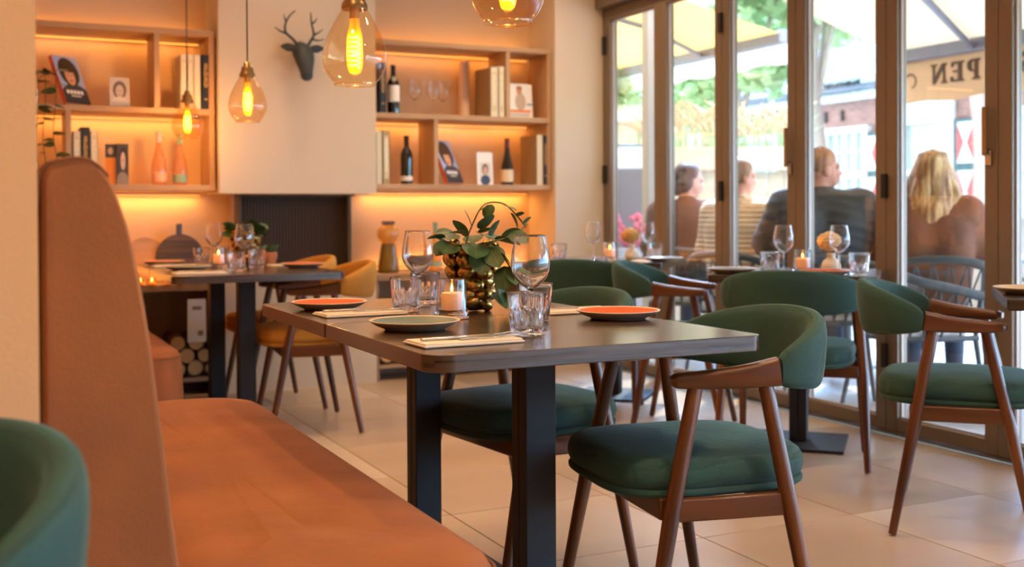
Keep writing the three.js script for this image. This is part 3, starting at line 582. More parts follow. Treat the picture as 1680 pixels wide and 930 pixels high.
function goldVase(label, pos, s, full) {
  const t = thing('vase', label, 'vase', pos);
  part('core', lathe(smooth([[0.001, 0.004], [0.036, 0.006], [0.042, 0.03], [0.044, 0.08], [0.050, 0.14], [0.056, 0.178], [0.050, 0.18], [0.04, 0.13]], 24), 32), std({ color: 0x4a3820, roughness: 0.4, metalness: 0.8 }), t);
  seed(21 + s);
  const rows = [[0.026, 0.040, 7, 0.022], [0.052, 0.047, 7, 0.025], [0.078, 0.048, 7, 0.026], [0.110, 0.053, 7, 0.027], [0.142, 0.060, 8, 0.027], [0.170, 0.062, 8, 0.024]];
  rows.forEach(([y, r, n, q], k) => { for (let i = 0; i < n; i++) {
    const a = (i + (k % 2) / 2 + rr(-0.22, 0.22)) / n * 2 * PI, m = part('pebble', pebbleGeo, M.gold, t);
    m.position.set((r + rr(-0.004, 0.006)) * cos(a), y + rr(-0.008, 0.008), (r + rr(-0.004, 0.006)) * sin(a)); m.rotation.set(rr(-1.1, 1.1), -a, rr(-0.5, 0.5)); m.scale.set(q * 0.7, q * rr(0.68, 0.85), q * rr(0.95, 1.15));
  } });
  if (full) {
    const arch = [V(-0.02, 0.15, 0.02), V(0.0, 0.21, 0.03), V(0.035, 0.268, 0.03), V(0.085, 0.270, 0.01), V(0.125, 0.235, -0.01), V(0.148, 0.205, -0.01)], tail = [V(0.0, 0.155, 0.05), V(0.04, 0.165, 0.07), V(0.085, 0.125, 0.075), V(0.115, 0.07, 0.075), V(0.125, 0.035, 0.08)], side = [V(-0.02, 0.155, 0.03), V(0.05, 0.168, 0.06), V(0.12, 0.19, 0.03), V(0.15, 0.215, 0.01)];
    const turn = (p) => p.clone().applyAxisAngle(V(0, 1, 0), -0.41);
    for (const st of [arch, tail, side]) part('stem', tube(st.map((p) => turn(p).add(V(0, 0.02, 0))), 0.0022, 30, 6), M.stem, t);
    const L = [[-0.055, 0.155, 0.03, -0.9, 0.7, 0.3, 0.052], [-0.05, 0.165, 0.05, -0.3, -0.2, 0.9, 0.062], [-0.04, 0.185, 0.01, -0.8, 0.25, 0.3, 0.05], [-0.07, 0.18, 0.03, -1, 0.1, 0.3, 0.045], [-0.015, 0.18, 0.03, -0.5, 0.9, 0.2, 0.05], [0.005, 0.165, 0.06, 0.1, -0.3, 0.9, 0.070], [0.02, 0.19, 0.03, 0.6, 0.3, 0.4, 0.05], [0.03, 0.20, 0.02, 0.2, 0.6, 0.5, 0.052], [0.05, 0.18, 0.04, 0.3, 0.9, 0.2, 0.045], [0.06, 0.175, 0.02, 0.9, -0.1, 0.2, 0.055], [0.08, 0.185, 0.0, 0.9, 0.1, -0.3, 0.055], [0.045, 0.155, 0.07, 0.4, -0.7, 0.7, 0.058],
      [0.075, 0.135, 0.07, 0.7, -0.6, 0.6, 0.06], [0.085, 0.105, 0.075, 0.0, -0.9, 0.5, 0.058], [0.095, 0.09, 0.075, 0.6, -0.5, 0.6, 0.05], [0.06, 0.035, 0.06, 0.5, -0.5, 0.7, 0.055], [0.085, 0.03, 0.06, 0.8, -0.2, 0.4, 0.045], [0.12, 0.06, 0.07, 0.7, -0.2, 0.4, 0.035],
      [0.055, 0.268, 0.02, -0.4, -0.7, 0.3, 0.036], [0.04, 0.262, 0.03, -0.9, -0.5, 0.2, 0.030], [0.085, 0.265, 0.01, 0.8, -0.2, 0.4, 0.036], [0.105, 0.245, 0.0, 0.5, -0.8, 0.2, 0.042], [0.14, 0.212, -0.01, 0.6, 0.8, 0.1, 0.026], [0.12, 0.235, -0.01, 0.8, 0.5, 0.2, 0.022], [0.0, 0.16, -0.05, 0.1, 0.5, -0.9, 0.055], [-0.03, 0.19, 0.05, -0.5, 0.2, 0.8, 0.06], [-0.06, 0.17, 0.05, -0.6, -0.5, 0.6, 0.05], [0.03, 0.185, 0.06, 0.2, 0.1, 0.9, 0.055], [0.02, 0.15, 0.075, 0.1, -0.8, 0.6, 0.062], [0.1, 0.19, 0.03, 0.8, -0.3, 0.5, 0.05], [0.07, 0.06, 0.07, 0.3, -0.8, 0.5, 0.05], [0.0, 0.2, 0.0, -0.2, 0.9, 0.1, 0.05], [0.05, 0.17, -0.05, 0.5, 0.3, -0.8, 0.055], [-0.04, 0.17, -0.03, -0.6, 0.3, -0.7, 0.05]];
    for (const [x, y, z, dx, dy, dz, q] of L) leafAt(t, turn(V(x, y + 0.02, z)), turn(V(dx, dy, dz)), q * 1.2, rr(-0.6, 0.6));
  } else for (let i = 0; i < 34; i++) { const a = rr(0, 2 * PI), e = rr(-0.5, 1.1); leafAt(t, V(0.05 * cos(a), 0.155 + rr(0, 0.05), 0.05 * sin(a)), V(cos(a), e, sin(a)), rr(0.045, 0.075), rr(-0.8, 0.8)); }
  return t;
}
goldVase('vase of shiny gold pebbles with trailing round green leaves on the nearest tables', [1.226, T, -2.80], 1, true);
goldVase('vase of gold pebbles with bushy green leaves on the tables by the fireplace', [1.27, T, -5.78], 2, false);
{ // small dried posy and a figurine beyond it
  const t = thing('flower_pot', 'small terracotta pot with dried stems beside the leafy gold vase by the fireplace', 'pot', [1.36, T, -5.66]);
  part('pot', lathe([[0.001, 0], [0.03, 0], [0.042, 0.05], [0.04, 0.07], [0.034, 0.07], [0.03, 0.01]], 24), std({ color: 0xa2643c, roughness: 0.8 }), t);
  seed(5); for (let i = 0; i < 14; i++) { const a = rr(0, 6.3); leafAt(t, V(0.02 * cos(a), 0.06, 0.02 * sin(a)), V(cos(a) * 0.6, 1, sin(a) * 0.6), rr(0.04, 0.07), 0); }
}

// tables at the doors
const flowerGeo = (() => { const g = new THREE.IcosahedronGeometry(1, 5), p = g.attributes.position; for (let i = 0; i < p.count; i++) { const v = V().fromBufferAttribute(p, i), a = Math.atan2(v.z, v.x), k = 0.84 + 0.16 * abs(sin(a * 7 + 5 * v.y) * cos(v.y * 9)); p.setXYZ(i, v.x * k, v.y * k * 0.8, v.z * k); } g.computeVertexNormals(); return g; })();
function budVase(label, pos, petals) {
  const t = thing('bud_vase', label, 'vase', pos);
  part('vase', lathe(smooth([[0.001, 0], [0.028, 0.002], [0.040, 0.025], [0.034, 0.05], [0.016, 0.068], [0.018, 0.085], [0.014, 0.085], [0.012, 0.07]], 24), 32), M.cream, t);
  part('stem', tube([V(0, 0.03, 0), V(-0.004, 0.10, 0), V(-0.012, 0.12, 0.004)], 0.0022, 10, 6), M.stem, t);
  const f = part('flower_head', flowerGeo, petals, t); f.scale.setScalar(0.055); f.position.set(-0.014, 0.135, 0.004);
  return t;
}
const petal = phy({ color: 0xe9c890, roughness: 0.9, transmission: 0.3, thickness: 0, side: THREE.DoubleSide }), petalTan = phy({ color: 0xc89a58, roughness: 0.9, transmission: 0.2, thickness: 0 });
const doorWine = mkWine('wine glass left of the candle, on the cornerwise table at the doors', 0.205, 0.043); doorWine.position.set(3.07, T, -3.76);
const place2 = (kind, list) => list.forEach(([x, z, r, label, y]) => put(kind, x, z, r, label, null, y));
copyOf(doorWine, [3.228, T, -3.60], 0, 'wine glass right of the cream flower, on the cornerwise table at the doors');
copyOf(doorWine, [3.06, T, -5.34], 0, 'wine glass against the plaster pillar, on the far corner table');
copyOf(doorWine, [3.30, T, -5.17], 0.4, 'wine glass beside the tan flower, on the far corner table');
place2('tumbler', [[3.01, -3.775, 0.1, 'crystal tumbler left of the wine glass, on the cornerwise table at the doors'], [3.255, -3.515, 0.5, 'crystal tumbler at the right end of the cornerwise table at the doors'], [2.87, -5.38, 0.2, 'crystal tumbler at the left end of the far corner table'], [3.38, -5.22, 0.3, 'crystal tumbler at the right end of the far corner table']]);
place2('candle', [[3.175, -3.765, 0, 'lit candle in glass between two wine glasses at the doors'], [3.075, -5.19, 0, 'lit candle in glass on the far corner table']]);
budVase('round cream bud vase with one pale yellow bloom, at the doors', [3.295, T, -3.725], petal);
budVase('small bud vase with one tan bloom on the far corner table', [3.22, T, -5.20], petalTan);
place2('orange', [[3.165, -3.615, 0.5, 'orange plate before the bud vase on the cornerwise table']]);
place2('seaPlate', [[2.93, -3.93, 0, 'green plate at the left corner of the cornerwise table'], [3.30, -5.02, 0, 'green plate at the near corner of the far corner table']]);
place2('napkin', [[3.16, -5.02, PI / 4, 'cream napkin on the near edge of the far corner table'], [2.955, -2.30, -PI / 4, 'cream napkin on the table cut by the right picture edge']]);
const beige = makePlate('beige plate on the table cut by the right picture edge', 0.11, std({ color: 0xc9ab84, roughness: 0.35 })); beige.position.set(3.02, T, -2.50);
// ------------------------------------------------------------------ pendant lamps
function pendant(label, [x, y, z], s) {
  const t = thing('pendant_lamp', label, 'lamp', [x, y, z], 0.4);     // origin: lower rim of the glass
  const k = 0.168 * s / 0.168, sh = smooth([[0.0535, 0.0], [0.0545, 0.006], [0.066, 0.018], [0.080, 0.045], [0.084, 0.072], [0.078, 0.108], [0.060, 0.150], [0.040, 0.187], [0.030, 0.206]], 44);
  part('glass_shade', lathe(sh.map(([a, b]) => [a * k, b * k]), 64), M.amber, t);
  part('glass_rim', new THREE.TorusGeometry(0.0540 * k, 0.0018, 8, 64).rotateX(PI / 2).translate(0, 0.001, 0), M.amber, t);
  part('cap', lathe([[0.0345, 0.198], [0.0345, 0.204], [0.033, 0.212], [0.027, 0.222], [0.0255, 0.238], [0.024, 0.241], [0.0165, 0.247], [0.015, 0.262], [0.006, 0.265], [0.001, 0.265]].map(([a, b]) => [a * k, b * k]), 40), M.brass, t);
  part('cord', tube([V(0, 0.26 * k, 0), V(0, 0.7, 0), V(0, CEIL - y - 0.012, 0)], 0.0032, 8, 8), M.dark, t);
  part('ceiling_rose', lathe([[0.001, CEIL - y], [0.05, CEIL - y], [0.05, CEIL - y - 0.018], [0.008, CEIL - y - 0.024], [0.001, CEIL - y - 0.024]], 32), M.brass, t);
  const b = part('bulb', lathe(smooth([[0.001, 0.030], [0.012, 0.031], [0.019, 0.046], [0.021, 0.09], [0.0195, 0.13], [0.013, 0.158], [0.0105, 0.175]].map(([a, c]) => [a * k, c * k]), 28), 28), M.bulbGlass, t);
  part('bulb_socket', new THREE.CylinderGeometry(0.013 * k, 0.013 * k, 0.034 * k, 20).translate(0, 0.19 * k, 0), M.brass, t);
  const turns = 7, pts = [];
  for (let i = 0; i <= turns * 14; i++) { const a = i / 14 * 2 * PI, u = i / (turns * 14); pts.push(V((0.0135 + 0.002 * sin(u * 3)) * k * cos(a), (0.045 + 0.085 * u) * k, 0.0145 * k * sin(a))); }
  part('glowing_filament', new THREE.TubeGeometry(new THREE.CatmullRomCurve3(pts), turns * 26, 0.0013 * k, 6, false), M.glow, b);
  part('stem', merged([new THREE.CylinderGeometry(0.0022 * k, 0.004 * k, 0.05 * k, 10).translate(0, 0.155 * k, 0), new THREE.CylinderGeometry(0.0008, 0.0008, 0.09 * k, 6).translate(0, 0.09 * k, 0)]), M.bulbGlass, b);
  const l = new THREE.PointLight(0xffc078, LAMP.pendant); l.position.set(0, 0.088 * k, 0); l.castShadow = true; l.shadow.radius = 0.4; t.add(l);
  return t;
}
pendant('amber glass drop pendant cut off by the top picture edge', [1.07, 1.433, -2.24], 0.97);
pendant('amber glass drop pendant with spiral filament, right of the black stag head', [1.06, 1.405, -3.30], 1.16);
pendant('amber glass drop pendant hanging before the left edge of the chimney', [1.07, 1.405, -4.81], 0.96);
pendant('amber glass drop pendant hanging lowest and farthest, before the left shelf', [1.06, 1.417, -6.22], 0.98);

// ------------------------------------------------------------------ the stag head on the chimney
{
  const t = thing('stag_head', 'matt black stag head with antlers on the chimney breast', 'wall ornament', [1.73, 1.93, ZF]);
  const ball = (x, y, z, a, b, c, rx = 0) => { const g = new THREE.SphereGeometry(1, 24, 16).scale(a, b, c); g.rotateX(rx); return g.translate(x, y, z); };
  const head = skin([[0.0, 0.030, -0.002, 0.030, 0.055], [0.02, 0.02, 0.03, 0.040, 0.058], [0.055, 0.005, 0.065, 0.046, 0.056], [0.085, -0.012, 0.09, 0.047, 0.050], [0.10, -0.045, 0.115, 0.043, 0.044], [0.098, -0.085, 0.132, 0.035, 0.036], [0.09, -0.120, 0.146, 0.029, 0.03], [0.085, -0.146, 0.152, 0.027, 0.026], [0.08, -0.160, 0.15, 0.018, 0.016]].map(([, y, z, rx, rz], i) => Array.from({ length: 24 }, (_, j) => { const a = j / 24 * 2 * PI, tilt = lerp(1.2, 0.25, i / 8); return V(rx * cos(a), y + rz * sin(a) * sin(tilt) * 0.9, z + rz * sin(a) * cos(tilt) * 0.8); })), { hardCaps: false });
  part('head', merged([head.scale(1.28, 1, 1), ball(0, -0.145, 0.148, 0.027, 0.022, 0.022), ball(-0.03, -0.03, 0.13, 0.010, 0.008, 0.008), ball(0.03, -0.03, 0.13, 0.010, 0.008, 0.008)]), M.stag, t);
  for (const s of [-1, 1]) {
    const e = skin([[0, 0.010], [0.03, 0.022], [0.06, 0.024], [0.085, 0.013], [0.098, 0.002]].map(([d, w]) => Array.from({ length: 14 }, (_, j) => { const a = j / 14 * 2 * PI; return V(s * (0.03 + d), 0.025 + 0.10 * d + w * sin(a), 0.075 + 0.3 * w * cos(a) - d * 0.1); })), { hardCaps: false });
    part('ear', e, M.stag, t);
    const a = (pts, r0, r1) => sweep(curve(pts.map(([x, y, z]) => V(s * x, y, z)), 16), (k) => superSec(2 * lerp(r0, r1, k), 2 * lerp(r0, r1, k), 10, 2), { up: V(0, 0, 1) });
    part('antler', merged(s < 0 ? [a([[0.022, 0.03, 0.07], [0.05, 0.075, 0.06], [0.095, 0.115, 0.06], [0.10, 0.16, 0.07], [0.075, 0.21, 0.08], [0.046, 0.238, 0.085]], 0.010, 0.003), a([[0.092, 0.11, 0.06], [0.13, 0.12, 0.07], [0.165, 0.138, 0.085]], 0.008, 0.002), a([[0.095, 0.175, 0.072], [0.105, 0.19, 0.08], [0.112, 0.215, 0.085]], 0.006, 0.002)]
      : [a([[0.022, 0.03, 0.07], [0.05, 0.075, 0.06], [0.068, 0.11, 0.06], [0.055, 0.165, 0.07], [0.047, 0.2, 0.08], [0.045, 0.235, 0.085]], 0.010, 0.003), a([[0.062, 0.085, 0.06], [0.09, 0.078, 0.075], [0.122, 0.085, 0.09]], 0.007, 0.002), a([[0.068, 0.11, 0.06], [0.09, 0.122, 0.075], [0.115, 0.142, 0.09]], 0.007, 0.002), a([[0.058, 0.175, 0.07], [0.07, 0.185, 0.08], [0.083, 0.205, 0.085]], 0.006, 0.002)]), M.stag, t);
  }
  part('wall_mount', new THREE.CylinderGeometry(0.03, 0.035, 0.02, 20).rotateX(PI / 2).translate(0, 0.03, 0.008), M.stag, t);
}

// ------------------------------------------------------------------ what stands on the shelves and counters
const SH = { up: { R: 1.6185, L: 1.6025 }, low: { R: 1.1885, L: 1.1765 } }, ZS = -6.475;
function book(label, x, y, w, h, d, mat, spineMat, { tilt = 0, z = ZS, turn = 0, group, spineOf } = {}) {   // upright, spine to the viewer
  const t = thing('book', label, 'book', [x + w / 2, y, z - d / 2], turn, group);
  t.rotation.order = 'YXZ'; t.rotation.z = tilt;
  const q = min(0.004, w * 0.2);
  part('cover', merged([box(q, h, d, -w / 2 + q / 2, h / 2, 0), box(q, h, d, w / 2 - q / 2, h / 2, 0)]), mat, t);
  part('spine', rbox(w, h, q, 0.0015, 0, h / 2, d / 2 - q / 2), spineOf ?? mat, t);
  part('pages', box(w - 2 * q, h - 0.008, d - 0.008, 0, h / 2, -0.003), M.paper, t);
  if (spineMat) { const p = part('spine_print', new THREE.PlaneGeometry(w * 0.62, h * 0.8).translate(0, h * 0.5, d / 2 + 0.0006), spineMat, t); }
  return t;
}
const foil = (ink, back, bottom) => std({ map: canvasTex(48, 256, (c, w, h) => { c.fillStyle = back; c.fillRect(0, 0, w, h); c.fillStyle = ink; seed(31); for (let y = 20; y < h * (bottom ? 0.62 : 0.8); y += 13) { const q = rr(0.25, 0.4); c.fillRect(w * (0.5 - q), y, w * q * 2, 5); c.fillRect(w * (0.5 - q), y, 8, 11); if (rnd() > 0.4) c.fillRect(w * (0.5 + q) - 8, y, 8, 11); } if (bottom) c.fillRect(w * 0.2, h * 0.88, w * 0.6, 8); }), roughness: 0.4 });
const blackCover = std({ color: 0x25242a, roughness: 0.5 }), ivory = std({ color: 0xe6d4b4, roughness: 0.7 }), linenTan = std({ color: 0xb89a72, roughness: 0.8 }), box_brown = std({ color: 0x9a815f, roughness: 0.7 }), orangeCover = std({ color: 0xe0602a, roughness: 0.5 });
const goldFoil = foil('#d9a94e', '#25242a', true), paleFoil = foil('#f4ead4', '#dac59a', false);
// portrait covers are flat print
function portrait(kind) {
  return std({ roughness: 0.45, map: canvasTex(256, 340, (c, w, h) => {
    const e = (x, y, rx, ry, f) => { c.fillStyle = f; c.beginPath(); c.ellipse(x * w, y * h, rx * w, ry * h, 0, 0, 7); c.fill(); };
    if (kind === 'hat') { c.fillStyle = '#9db0d8'; c.fillRect(0, 0, w, h); e(0.5, 0.33, 0.40, 0.30, '#241a18'); e(0.52, 0.92, 0.62, 0.34, '#2a2d36'); e(0.5, 0.42, 0.19, 0.19, '#d09878'); e(0.5, 0.24, 0.30, 0.10, '#241a18'); e(0.5, 0.52, 0.07, 0.018, '#a04440'); e(0.42, 0.40, 0.03, 0.012, '#2a1a18'); e(0.58, 0.40, 0.03, 0.012, '#2a1a18'); c.fillStyle = '#e8e4dc'; for (let i = 0; i < 5; i++) c.fillRect(w * (0.16 + i * 0.14), h * 0.72, w * 0.10, h * 0.075); c.fillRect(w * 0.3, h * 0.83, w * 0.4, h * 0.02); }
    else if (kind === 'grey') { c.fillStyle = '#c9bcae'; c.fillRect(0, 0, w, h); e(0.5, 0.42, 0.34, 0.30, '#6e6259'); e(0.5, 0.95, 0.55, 0.3, '#d8ccbc'); e(0.5, 0.46, 0.20, 0.21, '#c4b0a0'); e(0.42, 0.44, 0.035, 0.014, '#4a403a'); e(0.58, 0.44, 0.035, 0.014, '#4a403a'); e(0.5, 0.57, 0.07, 0.014, '#7a5a52'); }
    else if (kind === 'card') { c.fillStyle = '#f2ece2'; c.fillRect(0, 0, w, h); c.fillStyle = '#dcd2c6'; c.fillRect(w * 0.2, h * 0.32, w * 0.66, h * 0.6); e(0.52, 0.52, 0.20, 0.17, '#8a6248'); e(0.52, 0.86, 0.30, 0.16, '#3c4a62'); e(0.53, 0.56, 0.12, 0.12, '#d8aa90'); }
    else if (kind === 'cook') { c.fillStyle = '#efe6da'; c.fillRect(0, 0, w, h); e(0.5, 0.52, 0.22, 0.26, '#c4a88c'); e(0.46, 0.2, 0.12, 0.12, '#c98e68'); e(0.46, 0.12, 0.13, 0.06, '#a8704c'); c.fillStyle = '#e0803c'; c.fillRect(w * 0.06, h * 0.76, w * 0.86, h * 0.08); c.fillStyle = '#c8bcb0'; c.fillRect(w * 0.06, h * 0.86, w * 0.8, h * 0.10); c.fillStyle = '#5a88a8'; c.fillRect(w * 0.76, h * 0.57, w * 0.24, h * 0.05); }
    else { c.fillStyle = '#3a3230'; c.fillRect(0, 0, w, h); e(0.58, 0.34, 0.30, 0.26, '#14100f'); e(0.55, 0.42, 0.20, 0.22, '#c0a090'); e(0.5, 0.93, 0.5, 0.24, '#8c7c70'); e(0.48, 0.40, 0.035, 0.012, '#221a18'); e(0.64, 0.40, 0.03, 0.012, '#221a18'); }
  }) });
}
function frontBook(label, x, y, w, h, d, cover, art, { turn = 0, lean = 0, tilt = 0, z = ZS - 0.06 } = {}) {     // cover to the viewer, leaning back
  const t = thing('book', label, 'book', [x + w / 2, y + d * sin(lean), z]); t.rotation.order = 'YXZ'; t.rotation.set(-lean, turn, tilt);
  part('cover', merged([box(w, h, 0.003, 0, h / 2, -0.0015), box(w, h, 0.003, 0, h / 2, -d + 0.0015), box(0.003, h, d, -w / 2 + 0.0015, h / 2, -d / 2)]), cover, t);
  part('pages', box(w - 0.008, h - 0.008, d - 0.006, 0, h / 2, -d / 2), M.paper, t);
  part('cover_print', new THREE.PlaneGeometry(w, h).translate(0, h / 2, 0.0006), art, t);
  return t;
}
const hat = portrait('hat');
{ // left shelf
  const U = SH.up.L, L = SH.low.L;
  const lean1 = frontBook('book with a woman under dark hair on its cover, leaning on the left upper shelf', 0.455, U + 0.002, 0.175, 0.285, 0.024, orangeCover, hat, { turn: 0.70, lean: 0.40 });
  frontBook('small grey card with a portrait, on the left upper shelf', 0.70, U, 0.105, 0.165, 0.008, ivory, portrait('grey'), { lean: 0.08 });
  ['leftmost', 'middle', 'rightmost'].forEach((n, k) => book(n + ' of the three tall ivory books on the left upper shelf', 1.068 + k * 0.037, U, 0.036, 0.303, 0.21, ivory, k === 2 ? null : paleFoil, { group: 'ivory books on the left upper shelf' }));
  book('black book with gold spine print at the right end of the left upper shelf', 1.184, U, 0.046, 0.306, 0.21, blackCover, goldFoil);
  book('ivory book left of the black one, behind the bench top', 0.505, L, 0.038, 0.285, 0.2, ivory, paleFoil);
  book('black book with gold spine print, above the bench top', 0.546, L, 0.044, 0.308, 0.2, blackCover, goldFoil);
  book('ivory book right of the black one, behind the bench top', 0.593, L, 0.038, 0.288, 0.2, ivory, paleFoil);
  const b1 = portrait('night');
  frontBook('narrow orange book with a photo strip, left one of a pair on the lower shelf', 0.672, L, 0.055, 0.222, 0.03, orangeCover, std({ roughness: 0.5, map: canvasTex(64, 256, (c, w, h) => { c.fillStyle = '#e88a34'; c.fillRect(0, 0, w, h); c.fillStyle = '#4a403c'; c.fillRect(0, 0, w, h * 0.33); c.fillStyle = '#b89c88'; c.beginPath(); c.ellipse(w * 0.5, h * 0.17, w * 0.25, h * 0.09, 0, 0, 7); c.fill(); }) }), { turn: -0.2, z: ZS - 0.05 });
  frontBook('narrow book with a dark portrait, right one of a pair on the lower shelf', 0.728, L, 0.064, 0.224, 0.03, blackCover, b1, { z: ZS - 0.035 });
  const hang = thing('trailing_plant', 'trailing plant with round leaves at the left end of the left shelf', 'plant', [0.385, U, -6.40]);
  part('pot', lathe([[0.001, 0], [0.045, 0], [0.055, 0.08], [0.05, 0.08], [0.04, 0.01]], 24).translate(-0.10, 0, -0.12), M.cream, hang);
  seed(9);
  for (const [x, len] of [[-0.03, 0.40], [0.02, 0.34], [-0.065, 0.46]]) {
    const st = [V(-0.10, 0.09, -0.12), V(x, 0.17, -0.02), V(x + 0.01, 0.05, 0.03), V(x - 0.005, -len * 0.5, 0.035), V(x + 0.02, -len, 0.03)];
    part('stem', tube(st, 0.002, 24, 5), M.stem, hang);
    const cv = new THREE.CatmullRomCurve3(st);
    for (let k = 2; k < 12; k++) { const p = cv.getPoint(k / 12); leafAt(hang, p, V(k % 2 ? 0.9 : -0.9, rr(-0.3, 0.3), rr(0.3, 0.8)), rr(0.055, 0.085), rr(-0.6, 0.6)); }
  }
}
{ // right shelf
  const U = SH.up.R, L = SH.low.R;
  book('black book with gold spine print beside the white labelled wine bottle', 2.236, U, 0.04, 0.304, 0.2, blackCover, goldFoil);
  book('tall brown sided box file with an ivory spine, on the right upper shelf', 2.968, U, 0.056, 0.312, 0.235, box_brown, paleFoil, { spineOf: ivory });
  book('tall ivory book against the divider on the right upper shelf', 3.026, U, 0.042, 0.318, 0.2, ivory, paleFoil);
  frontBook('cookbook with a seated cook on its white cover, right upper shelf', 3.125, U, 0.175, 0.222, 0.02, M.white, portrait('cook'), { turn: 0.05, lean: 0.07 });
  single('paper_roll', 'pale pink paper roll behind the brown sided box file', 'roll', new THREE.CylinderGeometry(0.035, 0.035, 0.37, 28).translate(0, 0.185, 0), std({ color: 0xe9c8b4, roughness: 0.8 }), [2.90, U, -6.735]);
  book('ivory book half hidden by the chimney edge, right lower shelf', 2.212, L, 0.036, 0.315, 0.2, ivory, null);
  book('pale tan book beside the half hidden ivory one, right lower shelf', 2.252, L, 0.046, 0.322, 0.2, linenTan, paleFoil);
  frontBook('book with a woman under dark hair on its cover, leaning on the right lower shelf', 2.655, L + 0.002, 0.185, 0.29, 0.024, orangeCover, hat, { turn: 0.62, lean: 0.40, z: ZS - 0.04 });
  frontBook('white card with a small portrait, right lower shelf', 2.902, L, 0.11, 0.207, 0.006, M.white, portrait('card'), { lean: 0.06 });
  book('brown sided box file with an ivory spine, right lower shelf', 3.292, L, 0.048, 0.322, 0.235, box_brown, null, { spineOf: ivory });
  book('black book with gold spine print at the right end of the right lower shelf', 3.342, L, 0.034, 0.32, 0.2, blackCover, goldFoil);
}
function bottle(name, label, [x, y, z], glassMat, foilMat, labelMat, lab, s = 1) {
  const t = thing(name, label, 'bottle', [x, y, z]);
  const sh = name === 'wine_bottle' ? [[0.001, 0.003], [0.030, 0.0], [0.0375, 0.006], [0.0378, 0.16], [0.0372, 0.188], [0.028, 0.212], [0.0165, 0.228], [0.0142, 0.25], [0.0142, 0.287], [0.0155, 0.289], [0.0155, 0.299], [0.001, 0.3]] : [[0.001, 0.003], [0.033, 0.0], [0.040, 0.006], [0.0412, 0.09], [0.037, 0.13], [0.025, 0.178], [0.016, 0.215], [0.0142, 0.25], [0.0142, 0.287], [0.0158, 0.289], [0.0158, 0.299], [0.001, 0.3]];
  const k = name === 'wine_bottle' ? 1 : 1;
  part('body', lathe(sh.map(([a, b]) => [a * s, b * s]), 36), glassMat, t);
  part('foil', lathe([[0.0149, 0.238], [0.0149, 0.287], [0.0163, 0.289], [0.0163, 0.300], [0.001, 0.3005]].map(([a, b]) => [a * s, b * s]), 28), foilMat, t);
  const rAt = (b) => { for (let i = 1; i < sh.length; i++) if (sh[i][1] >= b && i > 1) { const f = (b - sh[i - 1][1]) / max(1e-6, sh[i][1] - sh[i - 1][1]); return lerp(sh[i - 1][0], sh[i][0], f); } return 0.038; };
  part('label', lathe([0, 0.25, 0.5, 0.75, 1].map((f) => { const b = lerp(lab[0], lab[1], f); return [(rAt(b) + 0.0006) * s, b * s]; }), 36), labelMat, t);
  return t;
}
const darkGlass = phy({ color: 0x15120f, roughness: 0.08, clearcoat: 0.6, clearcoatRoughness: 0.05 }), roseGlass = phy({ color: 0xf6d4b4, roughness: 0.05, transmission: 0.85, thickness: 0, ior: 1.45 }), whiteLabel = std({ color: 0xf2eae0, roughness: 0.7 }), redFoil = std({ color: 0x7a2a20, roughness: 0.4 }), pinkFoil = std({ color: 0xe6b4ac, roughness: 0.5 }), tealPaper = std({ color: 0x8fae96, roughness: 0.7 }), amberGlass2 = phy({ color: 0xf0cc84, roughness: 0.05, transmission: 0.7, thickness: 0 });
bottle('wine_bottle', 'dark wine bottle with a tall white label on the right upper shelf', [2.352, SH.up.R, -6.56], darkGlass, M.dark, whiteLabel, [0.075, 0.175]);
bottle('wine_bottle', 'dark wine bottle with a small low label on the right lower shelf', [2.436, SH.low.R, -6.56], darkGlass, M.dark, whiteLabel, [0.022, 0.05]);
bottle('sparkling_bottle', 'dark sloping bottle with red neck and cream label, right lower shelf', [3.128, SH.low.R, -6.57], darkGlass, redFoil, ivory, [0.02, 0.098]);
bottle('sparkling_bottle', 'rose bottle with a pink neck, left one of two on the left lower shelf', [0.96, SH.low.L, -6.56], roseGlass, pinkFoil, std({ color: 0xe8a888, roughness: 0.7 }), [0.02, 0.07]);
bottle('sparkling_bottle', 'rose bottle with green neck and label, right one of two on the left lower shelf', [1.075, SH.low.L, -6.56], roseGlass, tealPaper, tealPaper, [0.015, 0.06], 0.97);
bottle('sparkling_bottle', 'amber glass bottle with teal label on the sideboard behind the gold vase', [2.64, 0.646, -6.60], amberGlass2, tealPaper, tealPaper, [0.03, 0.06], 1.02);
const shelfGlass = mkWine('empty wine glass right of the white labelled bottle, left one of three', 0.218, 0.040); shelfGlass.position.set(2.492, SH.up.R, -6.56);
copyOf(shelfGlass, [2.615, SH.up.R, -6.56], 0, 'empty wine glass on the right upper shelf, middle one of three');
copyOf(shelfGlass, [2.69, SH.up.R, -6.58], 0, 'empty wine glass on the right upper shelf, right one of three');
{
  const t = thing('carafe', 'amber glass carafe with a round top and dark stopper on the right sideboard', 'carafe', [2.328, 0.646, -6.60]);
  part('body', lathe(smooth([[0.001, 0.002], [0.062, 0.002], [0.066, 0.02], [0.052, 0.12], [0.045, 0.165], [0.040, 0.18]], 24), 40), phy({ color: 0x94782c, roughness: 0.15, transmission: 0.5, thickness: 0 }), t);
  part('globe', lathe(smooth([[0.040, 0.18], [0.062, 0.205], [0.070, 0.235], [0.062, 0.268], [0.036, 0.288], [0.03, 0.295]], 24), 40), amberGlass2, t);
  part('stopper', rbox(0.068, 0.022, 0.068, 0.006, 0, 0.306, 0), M.walnut, t);
}
